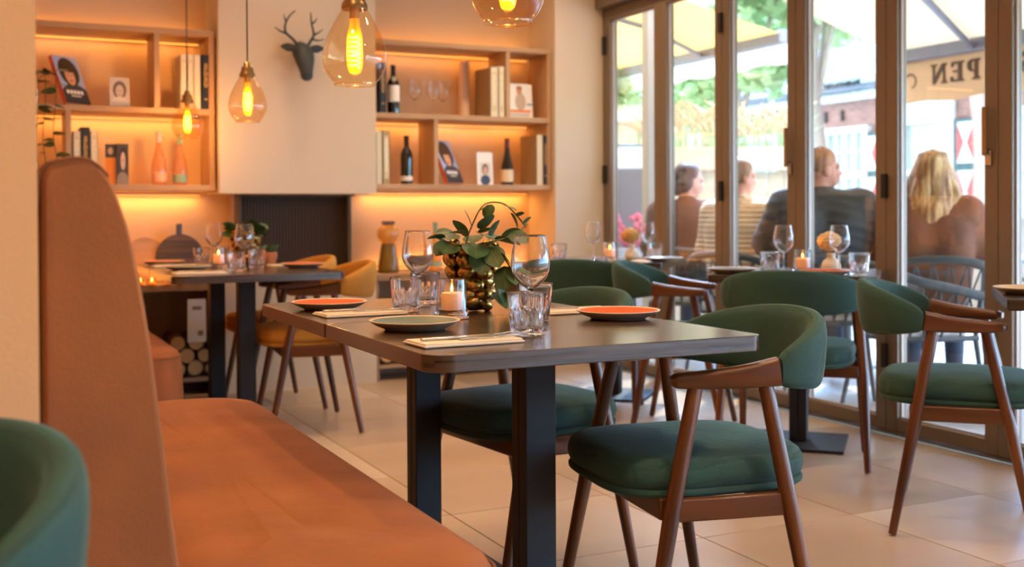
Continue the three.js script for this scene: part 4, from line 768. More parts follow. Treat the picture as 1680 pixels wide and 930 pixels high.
{
  const b = thing('serving_board', 'round pale wooden board leaning on the wall above the left sideboard', 'board', [0.90, 0.626, -6.70]);
  const disc = new THREE.CylinderGeometry(0.125, 0.125, 0.018, 48).rotateX(PI / 2 - 0.14).translate(0, 0.128, 0);
  part('board_disc', metres(disc, 'x'), M.oak, b);
  const b2 = thing('serving_board', 'large round dark board with a handle, leaning on the wall above the left sideboard', 'board', [1.09, 0.626, -6.68]);
  part('board_disc', metres(new THREE.CylinderGeometry(0.135, 0.135, 0.02, 48).rotateX(PI / 2 - 0.14).translate(0, 0.137, 0), 'x'), M.tableTop, b2);
  part('handle', rbox(0.034, 0.07, 0.018, 0.008, 0, 0.298, -0.022), M.tableTop, b2);
  const p = thing('menu_card', 'white card standing against the left sideboard front, low down', 'card', [1.135, 0.30, ZF + 0.006]);
  part('sheet', box(0.10, 0.24, 0.004, 0, 0.12, 0), M.white, p); part('print', merged([box(0.05, 0.02, 0.001, 0, 0.19, 0.003), box(0.03, 0.03, 0.001, 0.02, 0.05, 0.003)]), M.clay, p);
}
// firewood in the log stores
{
  const bark = std({ map: tex(128, 128, (u, v) => mix3(rgb(0x4a3424), rgb(0x7a5a3c), fbm(u, v, 16, 4, 4))), roughness: 0.95 }), cut = std({ map: tex(128, 128, (u, v) => { const d = Math.hypot(u - 0.5, v - 0.5); return mix3(rgb(0xb48654), rgb(0xd8b07a), 0.5 + 0.5 * sin(d * 60)); }), roughness: 0.9 });
  seed(77);
  const nth = ['first', 'second', 'third', 'fourth'];
  const pile = (xs, x0, group, where) => { for (const [k, [x, y, r]] of xs.entries()) {
    const row = k < 4 ? 'bottom' : k < 7 ? 'middle' : 'top', label = `${nth[k < 4 ? k : k < 7 ? k - 4 : k - 7]} log from the left in the ${row} row ${where}`;
    const t = thing('log', label, 'log', [x0 + x, 0.104 + y, ZF - 0.19], 0, group);
    const irr = [rr(0, 6), rr(0, 6)], ring = (z, k) => Array.from({ length: 16 }, (_, i) => { const a = i / 16 * 2 * PI, q = r * k * (1 + 0.10 * sin(2 * a + irr[0]) + 0.06 * sin(3 * a + irr[1])); return V(q * cos(a), r + q * sin(a), z); });
    part('bark', skin([ring(-0.14, 0.98), ring(0, 1), ring(0.135, 1), ring(0.14, 0.96)], { hardCaps: true }), bark, t);
    const f = new THREE.CircleGeometry(r * 0.88, 16).translate(0, r, 0.1405); part('cut_end', f, cut, t);
  } };
  const heap = [[0, 0, 0.045], [0.095, 0, 0.04], [0.185, 0, 0.046], [0.28, 0, 0.042], [0.045, 0.072, 0.042], [0.14, 0.07, 0.045], [0.235, 0.073, 0.04], [0.09, 0.145, 0.043], [0.19, 0.142, 0.044]];
  pile(heap, 2.27, 'logs under the right sideboard', 'under the right sideboard');
  pile(heap, 0.95, 'logs under the left sideboard', 'under the left sideboard');
}
// row of orange glowing dots on the left counter, modelled as small candles
{
  const xs = [[0.84, 'first'], [0.90, 'second'], [0.985, 'third'], [1.05, 'fourth'], [1.14, 'fifth']];
  xs.forEach(([x, n]) => {
    const t = thing('orange_glow_dot', `small orange glowing dot on the left sideboard, ${n} from the bench`, 'candle', [x, 0.626, -6.44]);
    part('cup', lathe([[0.001, 0], [0.022, 0], [0.026, 0.03], [0.0245, 0.03], [0.021, 0.004], [0.001, 0.004]], 24), M.amber, t);
    part('wax', new THREE.CylinderGeometry(0.02, 0.02, 0.012, 20).translate(0, 0.011, 0), M.wax, t);
    part('flame', lathe(smooth([[0.0001, 0.018], [0.004, 0.022], [0.003, 0.03], [0.0001, 0.038]], 10), 12), M.flame, t);
    const l = new THREE.PointLight(0xffa04a, LAMP.candle); l.position.set(0, 0.026, 0); l.castShadow = true; l.shadow.radius = 0.15; t.add(l);
  });
}
// ------------------------------------------------------------------ the terrace and the street
{
  const pave = std({ map: rep(tex(256, 256, (u, v) => mix3(rgb(0x9a9088), rgb(0xc4bab0), fbm(u, v, 5, 5, 5))), 0.5), roughness: 0.9 });
  struct('ground_terrace', metres(span(XW + 0.10, 9, -0.2, -0.02, -13, 6), 'z'), pave);
  struct('ground_street', metres(span(9.001, 40, -0.24, -0.06, -45, 25), 'z'), std({ map: rep(tex(256, 256, (u, v) => mix3(rgb(0x7d6f68), rgb(0xa5968c), fbm(u, v, 9, 9, 4))), 0.7), roughness: 0.95 }));
  struct('ground_side', metres(span(XW + 0.10, 9, -0.24, -0.06, -45, -13.001), 'z'), pave);
  struct('wall_neighbour', span(XW - 0.2, XW + 0.02, -0.2, 4, -12, ZB - 0.21), M.cream);
}
const awningCloth = phy({ color: 0xcfae88, roughness: 0.95, transmission: 0.16, thickness: 0, side: THREE.DoubleSide }), yellowCloth = phy({ color: 0xeeb458, roughness: 0.95, transmission: 0.3, thickness: 0, side: THREE.DoubleSide }), valCloth = phy({ color: 0xb8895c, roughness: 0.95, transmission: 0.15, thickness: 0, side: THREE.DoubleSide }), whiteCloth = phy({ color: 0xf0e8da, roughness: 0.95, transmission: 0.35, thickness: 0, side: THREE.DoubleSide });
const greyMetal = std({ color: 0x77757a, roughness: 0.45, metalness: 0.4 });
const font = await new FontLoader().loadAsync('fonts/droid/droid_serif_bold.typeface.json');
const letters = (s, size, depth = 0.006) => { const g = new TextGeometry(s, { font, size, depth, curveSegments: 4 }); g.computeBoundingBox(); return g.translate(-(g.boundingBox.max.x + g.boundingBox.min.x) / 2, 0, -depth / 2); };
function awning(label, z0, z1, xo, yo, xi, yi, cloth, valance, val, arms) {
  const t = thing('awning', label, 'awning', [xi, yi, (z0 + z1) / 2]), zc = (z0 + z1) / 2, w = z0 - z1, N = 12, rows = [];
  const g = new THREE.PlaneGeometry(1, 1, 12, 24), p = g.attributes.position;
  for (let i = 0; i < p.count; i++) { const u = p.getX(i) + 0.5, v = p.getY(i); p.setXYZ(i, (xo - xi) * u, (yo - yi) * u - 0.05 * sin(PI * u), v * w); }
  g.computeVertexNormals(); part('cloth', g, cloth, t);
  part('front_bar', rbox(0.09, 0.10, w, 0.012, xo - xi, yo - yi - 0.02, 0), greyMetal, t);
  const vg = new THREE.PlaneGeometry(w, val, 40, 6), q = vg.attributes.position;
  for (let i = 0; i < q.count; i++) { const u = q.getX(i), y = q.getY(i) - val / 2; q.setXYZ(i, xo - xi + 0.035 + 0.012 * sin(u * 7) * -y / val, yo - yi - 0.05 + y + (y < -val * 0.9 ? 0.012 * sin(u * 12) : 0), u); }
  vg.computeVertexNormals(); part('valance', vg, valance, t);
  for (const z of arms) part('folding_arm', merged([limb(V(0.05, -0.12, z - zc), V((xo - xi) * 0.55, (yo - yi) * 0.55 - 0.13, z - zc + 0.35), 0.024, 0.022, 10), limb(V((xo - xi) * 0.55, (yo - yi) * 0.55 - 0.13, z - zc + 0.35), V(xo - xi - 0.03, yo - yi - 0.04, z - zc - 0.05), 0.024, 0.020, 10)].map((x) => x)), greyMetal, t);
  part('cassette', rbox(0.14, 0.14, w, 0.03, 0.02, 0.02, 0), greyMetal, t);
  return t;
}
const aw = awning('beige awning with lettered valance over the terrace, upper right', 3.4, -6.10, 6.0, 2.13, 3.93, 2.86, awningCloth, valCloth, 0.31, [-5.35, -2.2, 1.4]);
{
  const ink = std({ color: 0x4a3a2c, roughness: 0.9 });
  // read from the street; from inside one sees the letters from behind
  const put = (s, size, z, y) => part('valance_lettering', letters(s, size, 0.016).rotateY(PI / 2).translate(6.036 - 3.93, y - 2.86, z - (3.4 - 6.10) / 2), ink, aw);
  put('P', 0.135, -5.44, 1.885); put('E', 0.135, -5.58, 1.885); put('N', 0.135, -5.74, 1.885); put('S', 0.135, -5.02, 1.885);
  const sw = new THREE.TorusGeometry(0.05, 0.008, 6, 24, 4.4).rotateY(PI / 2).translate(6.036 - 3.93, 1.925 - 2.86, -6.0 + 1.35); part('valance_ornament', sw, ink, aw);
}
awning('sunlit yellow awning of the neighbouring terrace, upper left behind the doors', -7.17, -11.2, 5.86, 2.42, 3.99, 2.92, yellowCloth, whiteCloth, 0.17, [-8.2, -10]);
single('awning_post', 'pale square post under the yellow awning', 'post', rbox(0.085, 2.62, 0.085, 0.006, 0, 1.29, 0), std({ color: 0x9a8874, roughness: 0.7 }), [4.66, 0, -7.27]);

// the houses across the street
const brickTex = tex(512, 512, (u, v) => { const rows = 16, r = floor(v * rows), x = u * 5 + (r % 2) * 0.5, fu = x - floor(x), fv = v * rows - r, m = fu < 0.05 || fv < 0.14, c = hash(floor(x) % 5, r); return m ? rgb(0x988c86) : mix3(rgb(0x744e46), rgb(0x946a5e), clamp01(c * 0.8 + 0.3 * fbm(u, v, 20, 20, 3))); });
const brick = std({ map: brickTex, roughness: 0.95 }), paintWhite = std({ color: 0xbcc0c0, roughness: 0.6 }), teal = std({ color: 0x2a4a48, roughness: 0.6 }), redPaint = std({ color: 0xb8433c, roughness: 0.6 }), darkPane = phy({ color: 0x8fa6ae, roughness: 0.12, clearcoat: 0.6 }), slate = std({ color: 0x57606c, roughness: 0.9 });
function houseWindow(parent, z, y0, y1, w, cols, rows) {
  const f = part('window', merged([box(0.10, y1 - y0 + 0.14, 0.09, 0, (y0 + y1) / 2, -w / 2), box(0.10, y1 - y0 + 0.14, 0.09, 0, (y0 + y1) / 2, w / 2), box(0.12, 0.11, w + 0.16, 0, y1 + 0.02, 0), box(0.16, 0.09, w + 0.2, -0.02, y0 - 0.02, 0), box(0.09, 0.08, w, 0, lerp(y0, y1, 0.45), 0)]).translate(-0.06, 0, z), paintWhite, parent);
  part('pane', box(0.02, y1 - y0, w - 0.06, -0.02, (y0 + y1) / 2, z), darkPane, f);
  const bars = [];
  for (let i = 1; i < cols; i++) bars.push(box(0.05, y1 - y0, 0.028, -0.05, (y0 + y1) / 2, z - w / 2 + w * i / cols));
  for (let j = 1; j < rows; j++) bars.push(box(0.05, 0.028, w, -0.05, lerp(y0, y1, j / rows), z));
  if (bars.length) part('glazing_bars', merged(bars), paintWhite, f);
}
function hourglass(parent, z, y0, y1, w) {
  const s = part('shutter', rbox(0.05, y1 - y0, w, 0.008, -0.05, (y0 + y1) / 2, z), teal, parent);
  for (const [a, b] of [[y0 + 0.06, (y0 + y1) / 2 - 0.06], [(y0 + y1) / 2 + 0.06, y1 - 0.06]]) {
    const k = w * 0.36, m = (a + b) / 2, tri = (pts) => { const sh = new THREE.Shape(); pts.forEach(([zz, y], i) => i ? sh.lineTo(zz, y) : sh.moveTo(zz, y)); sh.closePath(); return new THREE.ExtrudeGeometry(sh, { depth: 0.012, bevelEnabled: false }).rotateY(-PI / 2).translate(-0.078, 0, z); };
    part('white_hourglass', merged([tri([[-k, b], [k, b], [0.02, m], [-0.02, m]]), tri([[-k, a], [-0.02, m], [0.02, m], [k, a]])]), paintWhite, s);
    part('red_triangles', merged([tri([[-k, b], [-0.02, m], [-k, a]]), tri([[k, b], [k, a], [0.02, m]])]).translate(0.002, 0, 0), redPaint, s);
  }
}
{
  const t = thing('brick_house', 'brick house across the street with white windows and red and white shutters', 'building', [14.1, 0, -12.5]);
  const L = (z) => z + 12.5;
  part('wall', metres(box(1.2, 3.1, 16, 0.6, 1.55, 0.5), 'y'), brick, t);
  part('fascia', merged([rbox(0.3, 0.40, 3.9, 0.01, -0.02, 3.13, L(-16.25)), rbox(0.4, 0.06, 4.0, 0.01, -0.06, 3.34, L(-16.25))]), paintWhite, t);
  part('fascia_lettering', letters('DRINKEN', 0.20, 0.03).rotateY(-PI / 2).scale(1, 1, -1).translate(-0.185, 3.07, L(-15.66)), std({ color: 0x6a6c6a, roughness: 0.8 }), t);
  part('roof', (() => { const s = new THREE.Shape(); s.moveTo(-0.35, 3.08); s.lineTo(4.2, 6.4); s.lineTo(5, 3.08); s.closePath(); return new THREE.ExtrudeGeometry(s, { depth: 16.2, bevelEnabled: false }).translate(0, 0, -7.6); })(), slate, t);
  houseWindow(t, L(-15.47), 0.95, 2.40, 0.98, 4, 4); hourglass(t, L(-16.32), 0.92, 2.38, 0.46); hourglass(t, L(-14.86), 0.92, 2.34, 0.44);
  houseWindow(t, L(-13.70), 0.95, 2.45, 0.80, 1, 1); hourglass(t, L(-12.80), 0.92, 2.44, 0.46); houseWindow(t, L(-11.75), 0.95, 2.45, 0.9, 3, 4); hourglass(t, L(-11.0), 0.92, 2.44, 0.44);
  houseWindow(t, L(-17.9), 0.95, 2.40, 0.98, 4, 4); houseWindow(t, L(-9.6), 0.95, 2.45, 0.9, 3, 4); houseWindow(t, L(-7.6), 0.95, 2.45, 0.9, 3, 4);
  part('white_surround', merged([box(0.06, 0.5, 1.3, -0.04, 2.72, L(-13.7)), box(0.07, 2.0, 0.22, -0.04, 1.7, L(-14.26)), box(0.07, 2.0, 0.2, -0.04, 1.7, L(-13.16))]), paintWhite, t);
  for (const z of [-16.05, -15.62]) part('wall_anchor', rbox(0.04, 0.20, 0.06, 0.01, -0.03, 2.70, L(z)), M.dark, t);
  part('bench_board', box(0.1, 0.9, 16, -0.02, 0.45, 0.5), std({ color: 0x8f8a86, roughness: 0.9 }), t);
}
{
  const t = thing('white_house', 'white house with a dark hipped roof, seen between the trees at the left', 'building', [17.4, 0, -26.2]);
  part('wall', box(4.5, 3.6, 5.2, 2.2, 1.8, 0.9), paintWhite, t);
  const g = new THREE.ConeGeometry(4.2, 1.7, 4).rotateY(PI / 4).scale(0.95, 1, 1.05).translate(2.2, 4.35, 0.9); part('roof', g, slate, t);
  for (const z of [-0.6, 0.9, 2.4]) { const f = part('window', box(0.1, 1.2, 0.8, -0.06, 1.9, z), paintWhite, t); part('pane', box(0.04, 1.05, 0.65, -0.11, 1.9, z), darkPane, f); }
  part('chimney', rbox(0.5, 1.2, 0.5, 0.02, 2.2, 5.0, -0.3), brick, t);
}
{
  const t = thing('long_house', 'long pale row of houses with slate roof at the end of the street', 'building', [12, 0, -40]);
  part('wall', box(16, 3.4, 4, 4, 1.7, 0), std({ color: 0xc9c2b8, roughness: 0.9 }), t);
  part('roof', (() => { const s = new THREE.Shape(); s.moveTo(-2.3, 3.3); s.lineTo(0, 6.2); s.lineTo(2.3, 3.3); s.closePath(); return new THREE.ExtrudeGeometry(s, { depth: 16.4, bevelEnabled: false }).rotateY(PI / 2).translate(-4.2, 0, 0); })(), slate, t);
  for (const x of [-2, 0.5, 3, 5.5, 8, 10.5]) { const f = part('window', box(1, 1.3, 0.1, x, 1.8, 2.02), paintWhite, t); part('pane', box(0.82, 1.1, 0.04, x, 1.8, 2.08), darkPane, f); }
}
// trees
const foliageLeaf = (() => { const g = new THREE.PlaneGeometry(1, 1.5, 1, 2).rotateX(-PI / 2), p = g.attributes.position; for (let i = 0; i < p.count; i++) if (abs(p.getZ(i)) > 0.5) p.setX(i, p.getX(i) * 0.25); g.computeVertexNormals(); return g; })();
const leafMats = [0xa8c490, 0xbcd0a0, 0x98b284].map((c) => phy({ color: c, roughness: 0.7, transmission: 0.45, thickness: 0, side: THREE.DoubleSide }));  // leaf colours lightened to carry the haze over the street
const barkMat = std({ map: tex(128, 128, (u, v) => mix3(rgb(0x6f655c), rgb(0xa3988c), fbm(u, v, 14, 4, 4))), roughness: 0.95 });
function tree(label, [x, z], h, blobs, n, leaf, mat, trunkR = 0.13, seedNo = 1) {
  const t = thing('tree', label, 'tree', [x, -0.06, z]); seed(seedNo * 101);
  part('trunk', sweep(curve([V(0, 0, 0), V(0.06, h * 0.4, 0.04), V(-0.05, h * 0.75, -0.03), V(0.05, h, 0.05)], 12), (k) => superSec(2 * trunkR * (1 - 0.55 * k) + (k < 0.05 ? 0.06 : 0), 2 * trunkR * (1 - 0.55 * k), 12, 2), { up: V(0, 0, 1) }), barkMat, t);
  for (const [bx, by, bz] of blobs.slice(0, 5)) part('branch', limb(V(0, h * 0.62, 0), V(bx * 0.8, by, bz * 0.8), trunkR * 0.4, 0.02, 8), barkMat, t);
  const m = new THREE.InstancedMesh(foliageLeaf, mat, n), o = new THREE.Object3D();
  for (let i = 0; i < n; i++) {
    const b = blobs[i % blobs.length], a = rr(0, 2 * PI), c = rr(-1, 1), r = b[3] * pow(rnd(), 0.45), q = sqrt(1 - c * c);
    o.position.set(b[0] + r * q * cos(a), b[1] + r * c * 0.8, b[2] + r * q * sin(a)); o.rotation.set(rr(-1.2, 1.2), rr(0, 6.3), rr(-1, 1)); o.scale.setScalar(leaf * rr(0.6, 1.2)); o.updateMatrix(); m.setMatrixAt(i, o.matrix);
  }
  m.name = 'foliage'; m.userData.kind = 'stuff'; t.add(shade(m)); return t;
}
const blobSet = (n, R, y0, y1, r, s) => { seed(s); return Array.from({ length: n }, () => { const a = rr(0, 6.3), q = R * sqrt(rnd()); return [q * cos(a), rr(y0, y1), q * sin(a), rr(0.6, 1) * r]; }); };
tree('leafy street tree before the white house, behind the third glass door', [9.6, -12.8], 3.4, blobSet(12, 0.9, 2.5, 5.4, 0.62, 3), 5200, 0.12, leafMats[0], 0.14, 1);
tree('sunlit tree with light green leaves, above the lettered white fascia', [12.0, -13.9], 4.4, blobSet(13, 1.2, 4.0, 6.4, 0.8, 4), 6000, 0.13, leafMats[1], 0.14, 2);
tree('tall tree far off behind the white house', [22, -33], 6, blobSet(12, 3.4, 4.5, 8.5, 1.8, 6), 4200, 0.26, leafMats[2], 0.25, 3);
tree('grey street tree trunk on the right, its crown hidden by the beige awning', [9.6, -8.62], 4.2, blobSet(9, 1.6, 4.2, 6.0, 0.8, 8), 2600, 0.13, leafMats[0], 0.12, 4);
tree('green tree between the brick house and the white house', [13.0, -20.0], 4.6, blobSet(12, 2.2, 3.4, 6.6, 1.1, 14), 5200, 0.15, leafMats[0], 0.16, 6);
{
  const b = thing('bush', 'round green bush on the cream screen behind the first glass door', 'bush', [5.98, 1.985, -9.84]); seed(44);
  const m = new THREE.InstancedMesh(foliageLeaf, leafMats[1], 900), o = new THREE.Object3D();
  for (let i = 0; i < 900; i++) { const a = rr(0, 6.3), c = rr(-0.6, 1), r = 0.36 * pow(rnd(), 0.5); o.position.set(r * sqrt(max(0, 1 - c * c)) * cos(a) * 1.3, 0.2 + r * c, r * sqrt(max(0, 1 - c * c)) * sin(a)); o.rotation.set(rr(-1, 1), rr(0, 6), rr(-1, 1)); o.scale.setScalar(rr(0.04, 0.08)); o.updateMatrix(); m.setMatrixAt(i, o.matrix); }
  m.name = 'foliage'; m.userData.kind = 'stuff'; b.add(shade(m));
  part('trough', rbox(0.85, 0.16, 0.3, 0.01, 0, 0.02, 0), M.cream, b);
}
// screens, planters and grasses that end the terrace on the left
const screenMat = std({ color: 0xc4b498, roughness: 0.85 });
function screen(label, a, b, h, y0 = 0) {
  const dx = b[0] - a[0], dz = b[1] - a[1], len = Math.hypot(dx, dz), t = thing('screen', label, 'screen', [(a[0] + b[0]) / 2, y0, (a[1] + b[1]) / 2], Math.atan2(-dz, dx));
  const n = max(2, floor(len / 0.14)), w = len / n, g = rbox(w - 0.008, h, 0.03, 0.004, 0, h / 2, 0);
  for (let i = 0; i < n; i++) part('board', g, screenMat, t).position.set(-len / 2 + w * (i + 0.5), 0, 0.004 * (i % 2));
  part('rail', box(len, 0.06, 0.03, 0, h * 0.85, -0.03), screenMat, t); part('rail', box(len, 0.06, 0.03, 0, h * 0.15, -0.03), screenMat, t);
}
screen('cream boarded screen behind the first glass door, under the bush', [5.45, -10.1], [6.55, -9.55], 1.92);
screen('low cream boarded screen under the pampas grass', [5.30, -8.60], [6.80, -7.85], 1.36);
function grass(label, [x, y, z], turn, w, n, s) {
  const t = thing('pampas_grass', label, 'grass', [x, y, z], turn); seed(s);
  part('trough', rbox(w, 0.2, 0.26, 0.01, 0, 0.02, 0), screenMat, t);
  const blades = [], plumes = [];
  for (let i = 0; i < n; i++) { const bx = rr(-w / 2, w / 2), l = rr(0.16, 0.42), a = rr(-0.7, 0.7), b = rr(-0.4, 0.4); blades.push(sweep(curve([V(bx, 0.1, 0), V(bx + a * 0.08, 0.1 + l * 0.6, b * 0.1), V(bx + a * 0.26, 0.1 + l * 0.9, b * 0.26)], 5), (k) => superSec(lerp(0.012, 0.003, k), 0.002, 4, 2), { up: V(0, 0, 1) })); }
  for (let i = 0; i < n / 2; i++) { const bx = rr(-w / 2, w / 2), l = rr(0.22, 0.44), a = rr(-0.8, 0.8); plumes.push(sweep(curve([V(bx, 0.1 + l * 0.5, 0.02), V(bx + a * 0.1, 0.1 + l * 0.8, 0.03), V(bx + a * 0.3, 0.12 + l, 0.05)], 6), (k) => superSec(0.008 + 0.026 * sin(PI * min(1, k * 1.05)), 0.008 + 0.022 * sin(PI * min(1, k)), 6, 2), { up: V(0, 0, 1) })); }
  part('blades', merged(blades), leafMats[1], t).userData.kind = 'stuff';
  part('plumes', merged(plumes), phy({ color: 0xdfc49a, roughness: 1, transmission: 0.3, thickness: 0 }), t).userData.kind = 'stuff';
}
grass('planter of pampas grass with pale plumes, left half of the low screen', [5.66, 1.45, -8.40], -0.46, 0.7, 90, 17);
grass('planter of pampas grass with pale plumes, right half of the low screen', [6.38, 1.45, -8.04], -0.46, 0.72, 100, 19);
{
  const t = thing('notice_board', 'white notice board with blue frame on a grey stand, behind the first glass door', 'notice board', [5.10, 0, -8.27], -0.5);
  part('board', rbox(0.26, 0.19, 0.02, 0.004, 0, 1.475, 0), M.white, t); part('frame', merged([box(0.28, 0.016, 0.03, 0, 1.575, 0), box(0.28, 0.016, 0.03, 0, 1.372, 0), box(0.016, 0.22, 0.03, -0.135, 1.475, 0), box(0.016, 0.22, 0.03, 0.135, 1.475, 0)]), std({ color: 0x4f7fa8, roughness: 0.5 }), t);
  part('stand', rbox(0.27, 1.37, 0.22, 0.01, 0, 0.685, -0.02), greyMetal, t);
}
{
  const t = thing('planter', 'low grey planter with pink blooms, below the notice board', 'planter', [4.75, 0, -7.72], -0.5); seed(91);
  part('trough', rbox(0.62, 0.72, 0.26, 0.012, 0, 0.36, 0), std({ color: 0xa9adb2, roughness: 0.8 }), t);
  const bl = []; for (let i = 0; i < 70; i++) bl.push(new THREE.IcosahedronGeometry(rr(0.02, 0.04), 1).translate(rr(-0.29, 0.29), rr(0.74, 1.02), rr(-0.12, 0.12)));
  part('blooms', merged(bl), std({ color: 0xd06a80, roughness: 0.8 }), t).userData.kind = 'stuff';
}
{
  const t = thing('bag', 'red cloth bag standing on the terrace under the rope chairs', 'bag', [4.68, -0.02, -4.02], 0.7);
  part('bag_body', metres(pad((a) => { const c = cos(a), s = sin(a), e = 2 / 3; return [0.15 * Math.sign(c) * pow(abs(c), e), 0.07 * Math.sign(s) * pow(abs(s), e)]; }, [[0.01, 0.0], [0, 0.02], [-0.004, 0.12], [0.002, 0.24], [0.014, 0.33], [0.03, 0.335]], 32), 'y'), std({ color: 0xa83a44, roughness: 0.9 }), t);
  for (const s of [-1, 1]) part('handle', tube([V(-0.07, 0.32, s * 0.04), V(-0.05, 0.44, s * 0.03), V(0.05, 0.44, s * 0.03), V(0.07, 0.32, s * 0.04)], 0.008, 20, 6), std({ color: 0x7a2a32, roughness: 0.9 }), t);
}
// terrace furniture: rope chairs, tables and bunches of flowers
const rope = std({ color: 0x4c4e4c, roughness: 0.9 }), frameGrey = std({ color: 0x4b4c4c, roughness: 0.6 });
function ropeChair(label, [x, z], turn) {
  const t = thing('rope_chair', label, 'chair', [x, -0.02, z], turn);
  const hoop = curve([V(0.27, 0.62, 0.20), V(0.285, 0.66, 0.05), V(0.27, 0.70, -0.13), V(0.18, 0.755, -0.25), V(0, 0.775, -0.285), V(-0.18, 0.755, -0.25), V(-0.27, 0.70, -0.13), V(-0.285, 0.66, 0.05), V(-0.27, 0.62, 0.20)], 40);
  part('top_hoop', sweep(hoop, superSec(0.045, 0.045, 12, 2.2)), rope, t);
  const base = curve([V(0.24, 0.42, 0.20), V(0.245, 0.42, -0.08), V(0.16, 0.42, -0.22), V(0, 0.42, -0.25), V(-0.16, 0.42, -0.22), V(-0.245, 0.42, -0.08), V(-0.24, 0.42, 0.20)], 40);
  part('seat_hoop', sweep(base, superSec(0.028, 0.028, 10, 2.2)), frameGrey, t);
  const hp = new THREE.CatmullRomCurve3(hoop), bp = new THREE.CatmullRomCurve3(base), cords = [], n = 17;
  for (let i = 1; i < n; i++) for (const s of [-1, 1]) { const u = clamp01(i / n), v = clamp01((i + s * 1.1) / n); cords.push(limb(hp.getPoint(u), bp.getPoint(v), 0.0055, 0.0055, 5)); }
  cords.forEach((c) => part('cord', c, rope, t));
  part('middle_cord', tube(Array.from({ length: 15 }, (_, i) => hp.getPoint(i / 14).lerp(bp.getPoint(i / 14), 0.42)), 0.008, 40, 6), rope, t);
  part('seat', metres(pad((a) => { const c = cos(a), s = sin(a), e = 2 / 3.4; return [0.235 * Math.sign(c) * pow(abs(c), e), -0.02 + 0.225 * Math.sign(s) * pow(abs(s), e)]; }, [[0.02, 0.42], [0, 0.43], [0, 0.455], [0.03, 0.47], [0.15, 0.475]], 40), 'z'), std({ color: 0xb9b3aa, roughness: 0.95 }), t);
  for (const sx of [-1, 1]) { part('leg', limb(V(sx * 0.235, 0.43, 0.19), V(sx * 0.26, 0, 0.24), 0.014, 0.011, 10), frameGrey, t); part('leg', limb(V(sx * 0.2, 0.43, -0.19), V(sx * 0.24, 0, -0.27), 0.014, 0.011, 10), frameGrey, t); part('arm_support', limb(V(sx * 0.235, 0.42, 0.19), V(sx * 0.27, 0.62, 0.20), 0.013, 0.013, 10), frameGrey, t); }
  return t;
}
function terraceTable(label, [x, z], turn) {
  const t = thing('terrace_table', label, 'table', [x, -0.02, z], turn);
  part('tabletop', rbox(0.75, 0.03, 0.75, 0.008, 0, 0.735, 0), std({ color: 0x9fb2b8, roughness: 0.5 }), t); part('column', new THREE.CylinderGeometry(0.035, 0.035, 0.72, 20).translate(0, 0.36, 0), frameGrey, t); part('foot', new THREE.CylinderGeometry(0.22, 0.24, 0.02, 32).translate(0, 0.01, 0), frameGrey, t);
}
function posy(label, [x, z], col, n, r) {
  const t = thing('flower_vase', label, 'vase', [x, 0.73, z]); seed(n * 7);
  part('vase', lathe(smooth([[0.001, 0], [0.035, 0.002], [0.045, 0.05], [0.03, 0.11], [0.034, 0.13], [0.028, 0.13], [0.02, 0.1]], 20), 24), M.cream, t);
  for (let i = 0; i < n; i++) { const a = rr(0, 6.3), q = rr(0, 0.07), y = rr(0.2, 0.40); const p = V(q * cos(a) * 1.3, y, q * sin(a) * 1.3); part('stem', limb(V(0, 0.1, 0), p, 0.002, 0.002, 5), M.stem, t); const f = part('bloom', flowerGeo, col, t); f.position.copy(p); f.scale.setScalar(r * rr(0.7, 1.1)); }
  for (let i = 0; i < 8; i++) { const a = rr(0, 6.3); leafAt(t, V(0, 0.13, 0), V(cos(a), 1, sin(a)), rr(0.08, 0.13), 0); }
}
terraceTable('grey blue terrace table before the blonde woman', [5.62, -4.95], 0.8);
terraceTable('grey blue terrace table beside the man in the dark jacket', [5.28, -5.82], 0.75);
posy('vase with one orange bloom on the terrace, right of the blonde woman', [5.52, -4.97], std({ color: 0xf0904a, roughness: 0.8 }), 3, 0.06);
posy('vase with purple blooms on the terrace, right of the man', [4.98, -5.52], std({ color: 0xc050c8, roughness: 0.8 }), 7, 0.05);
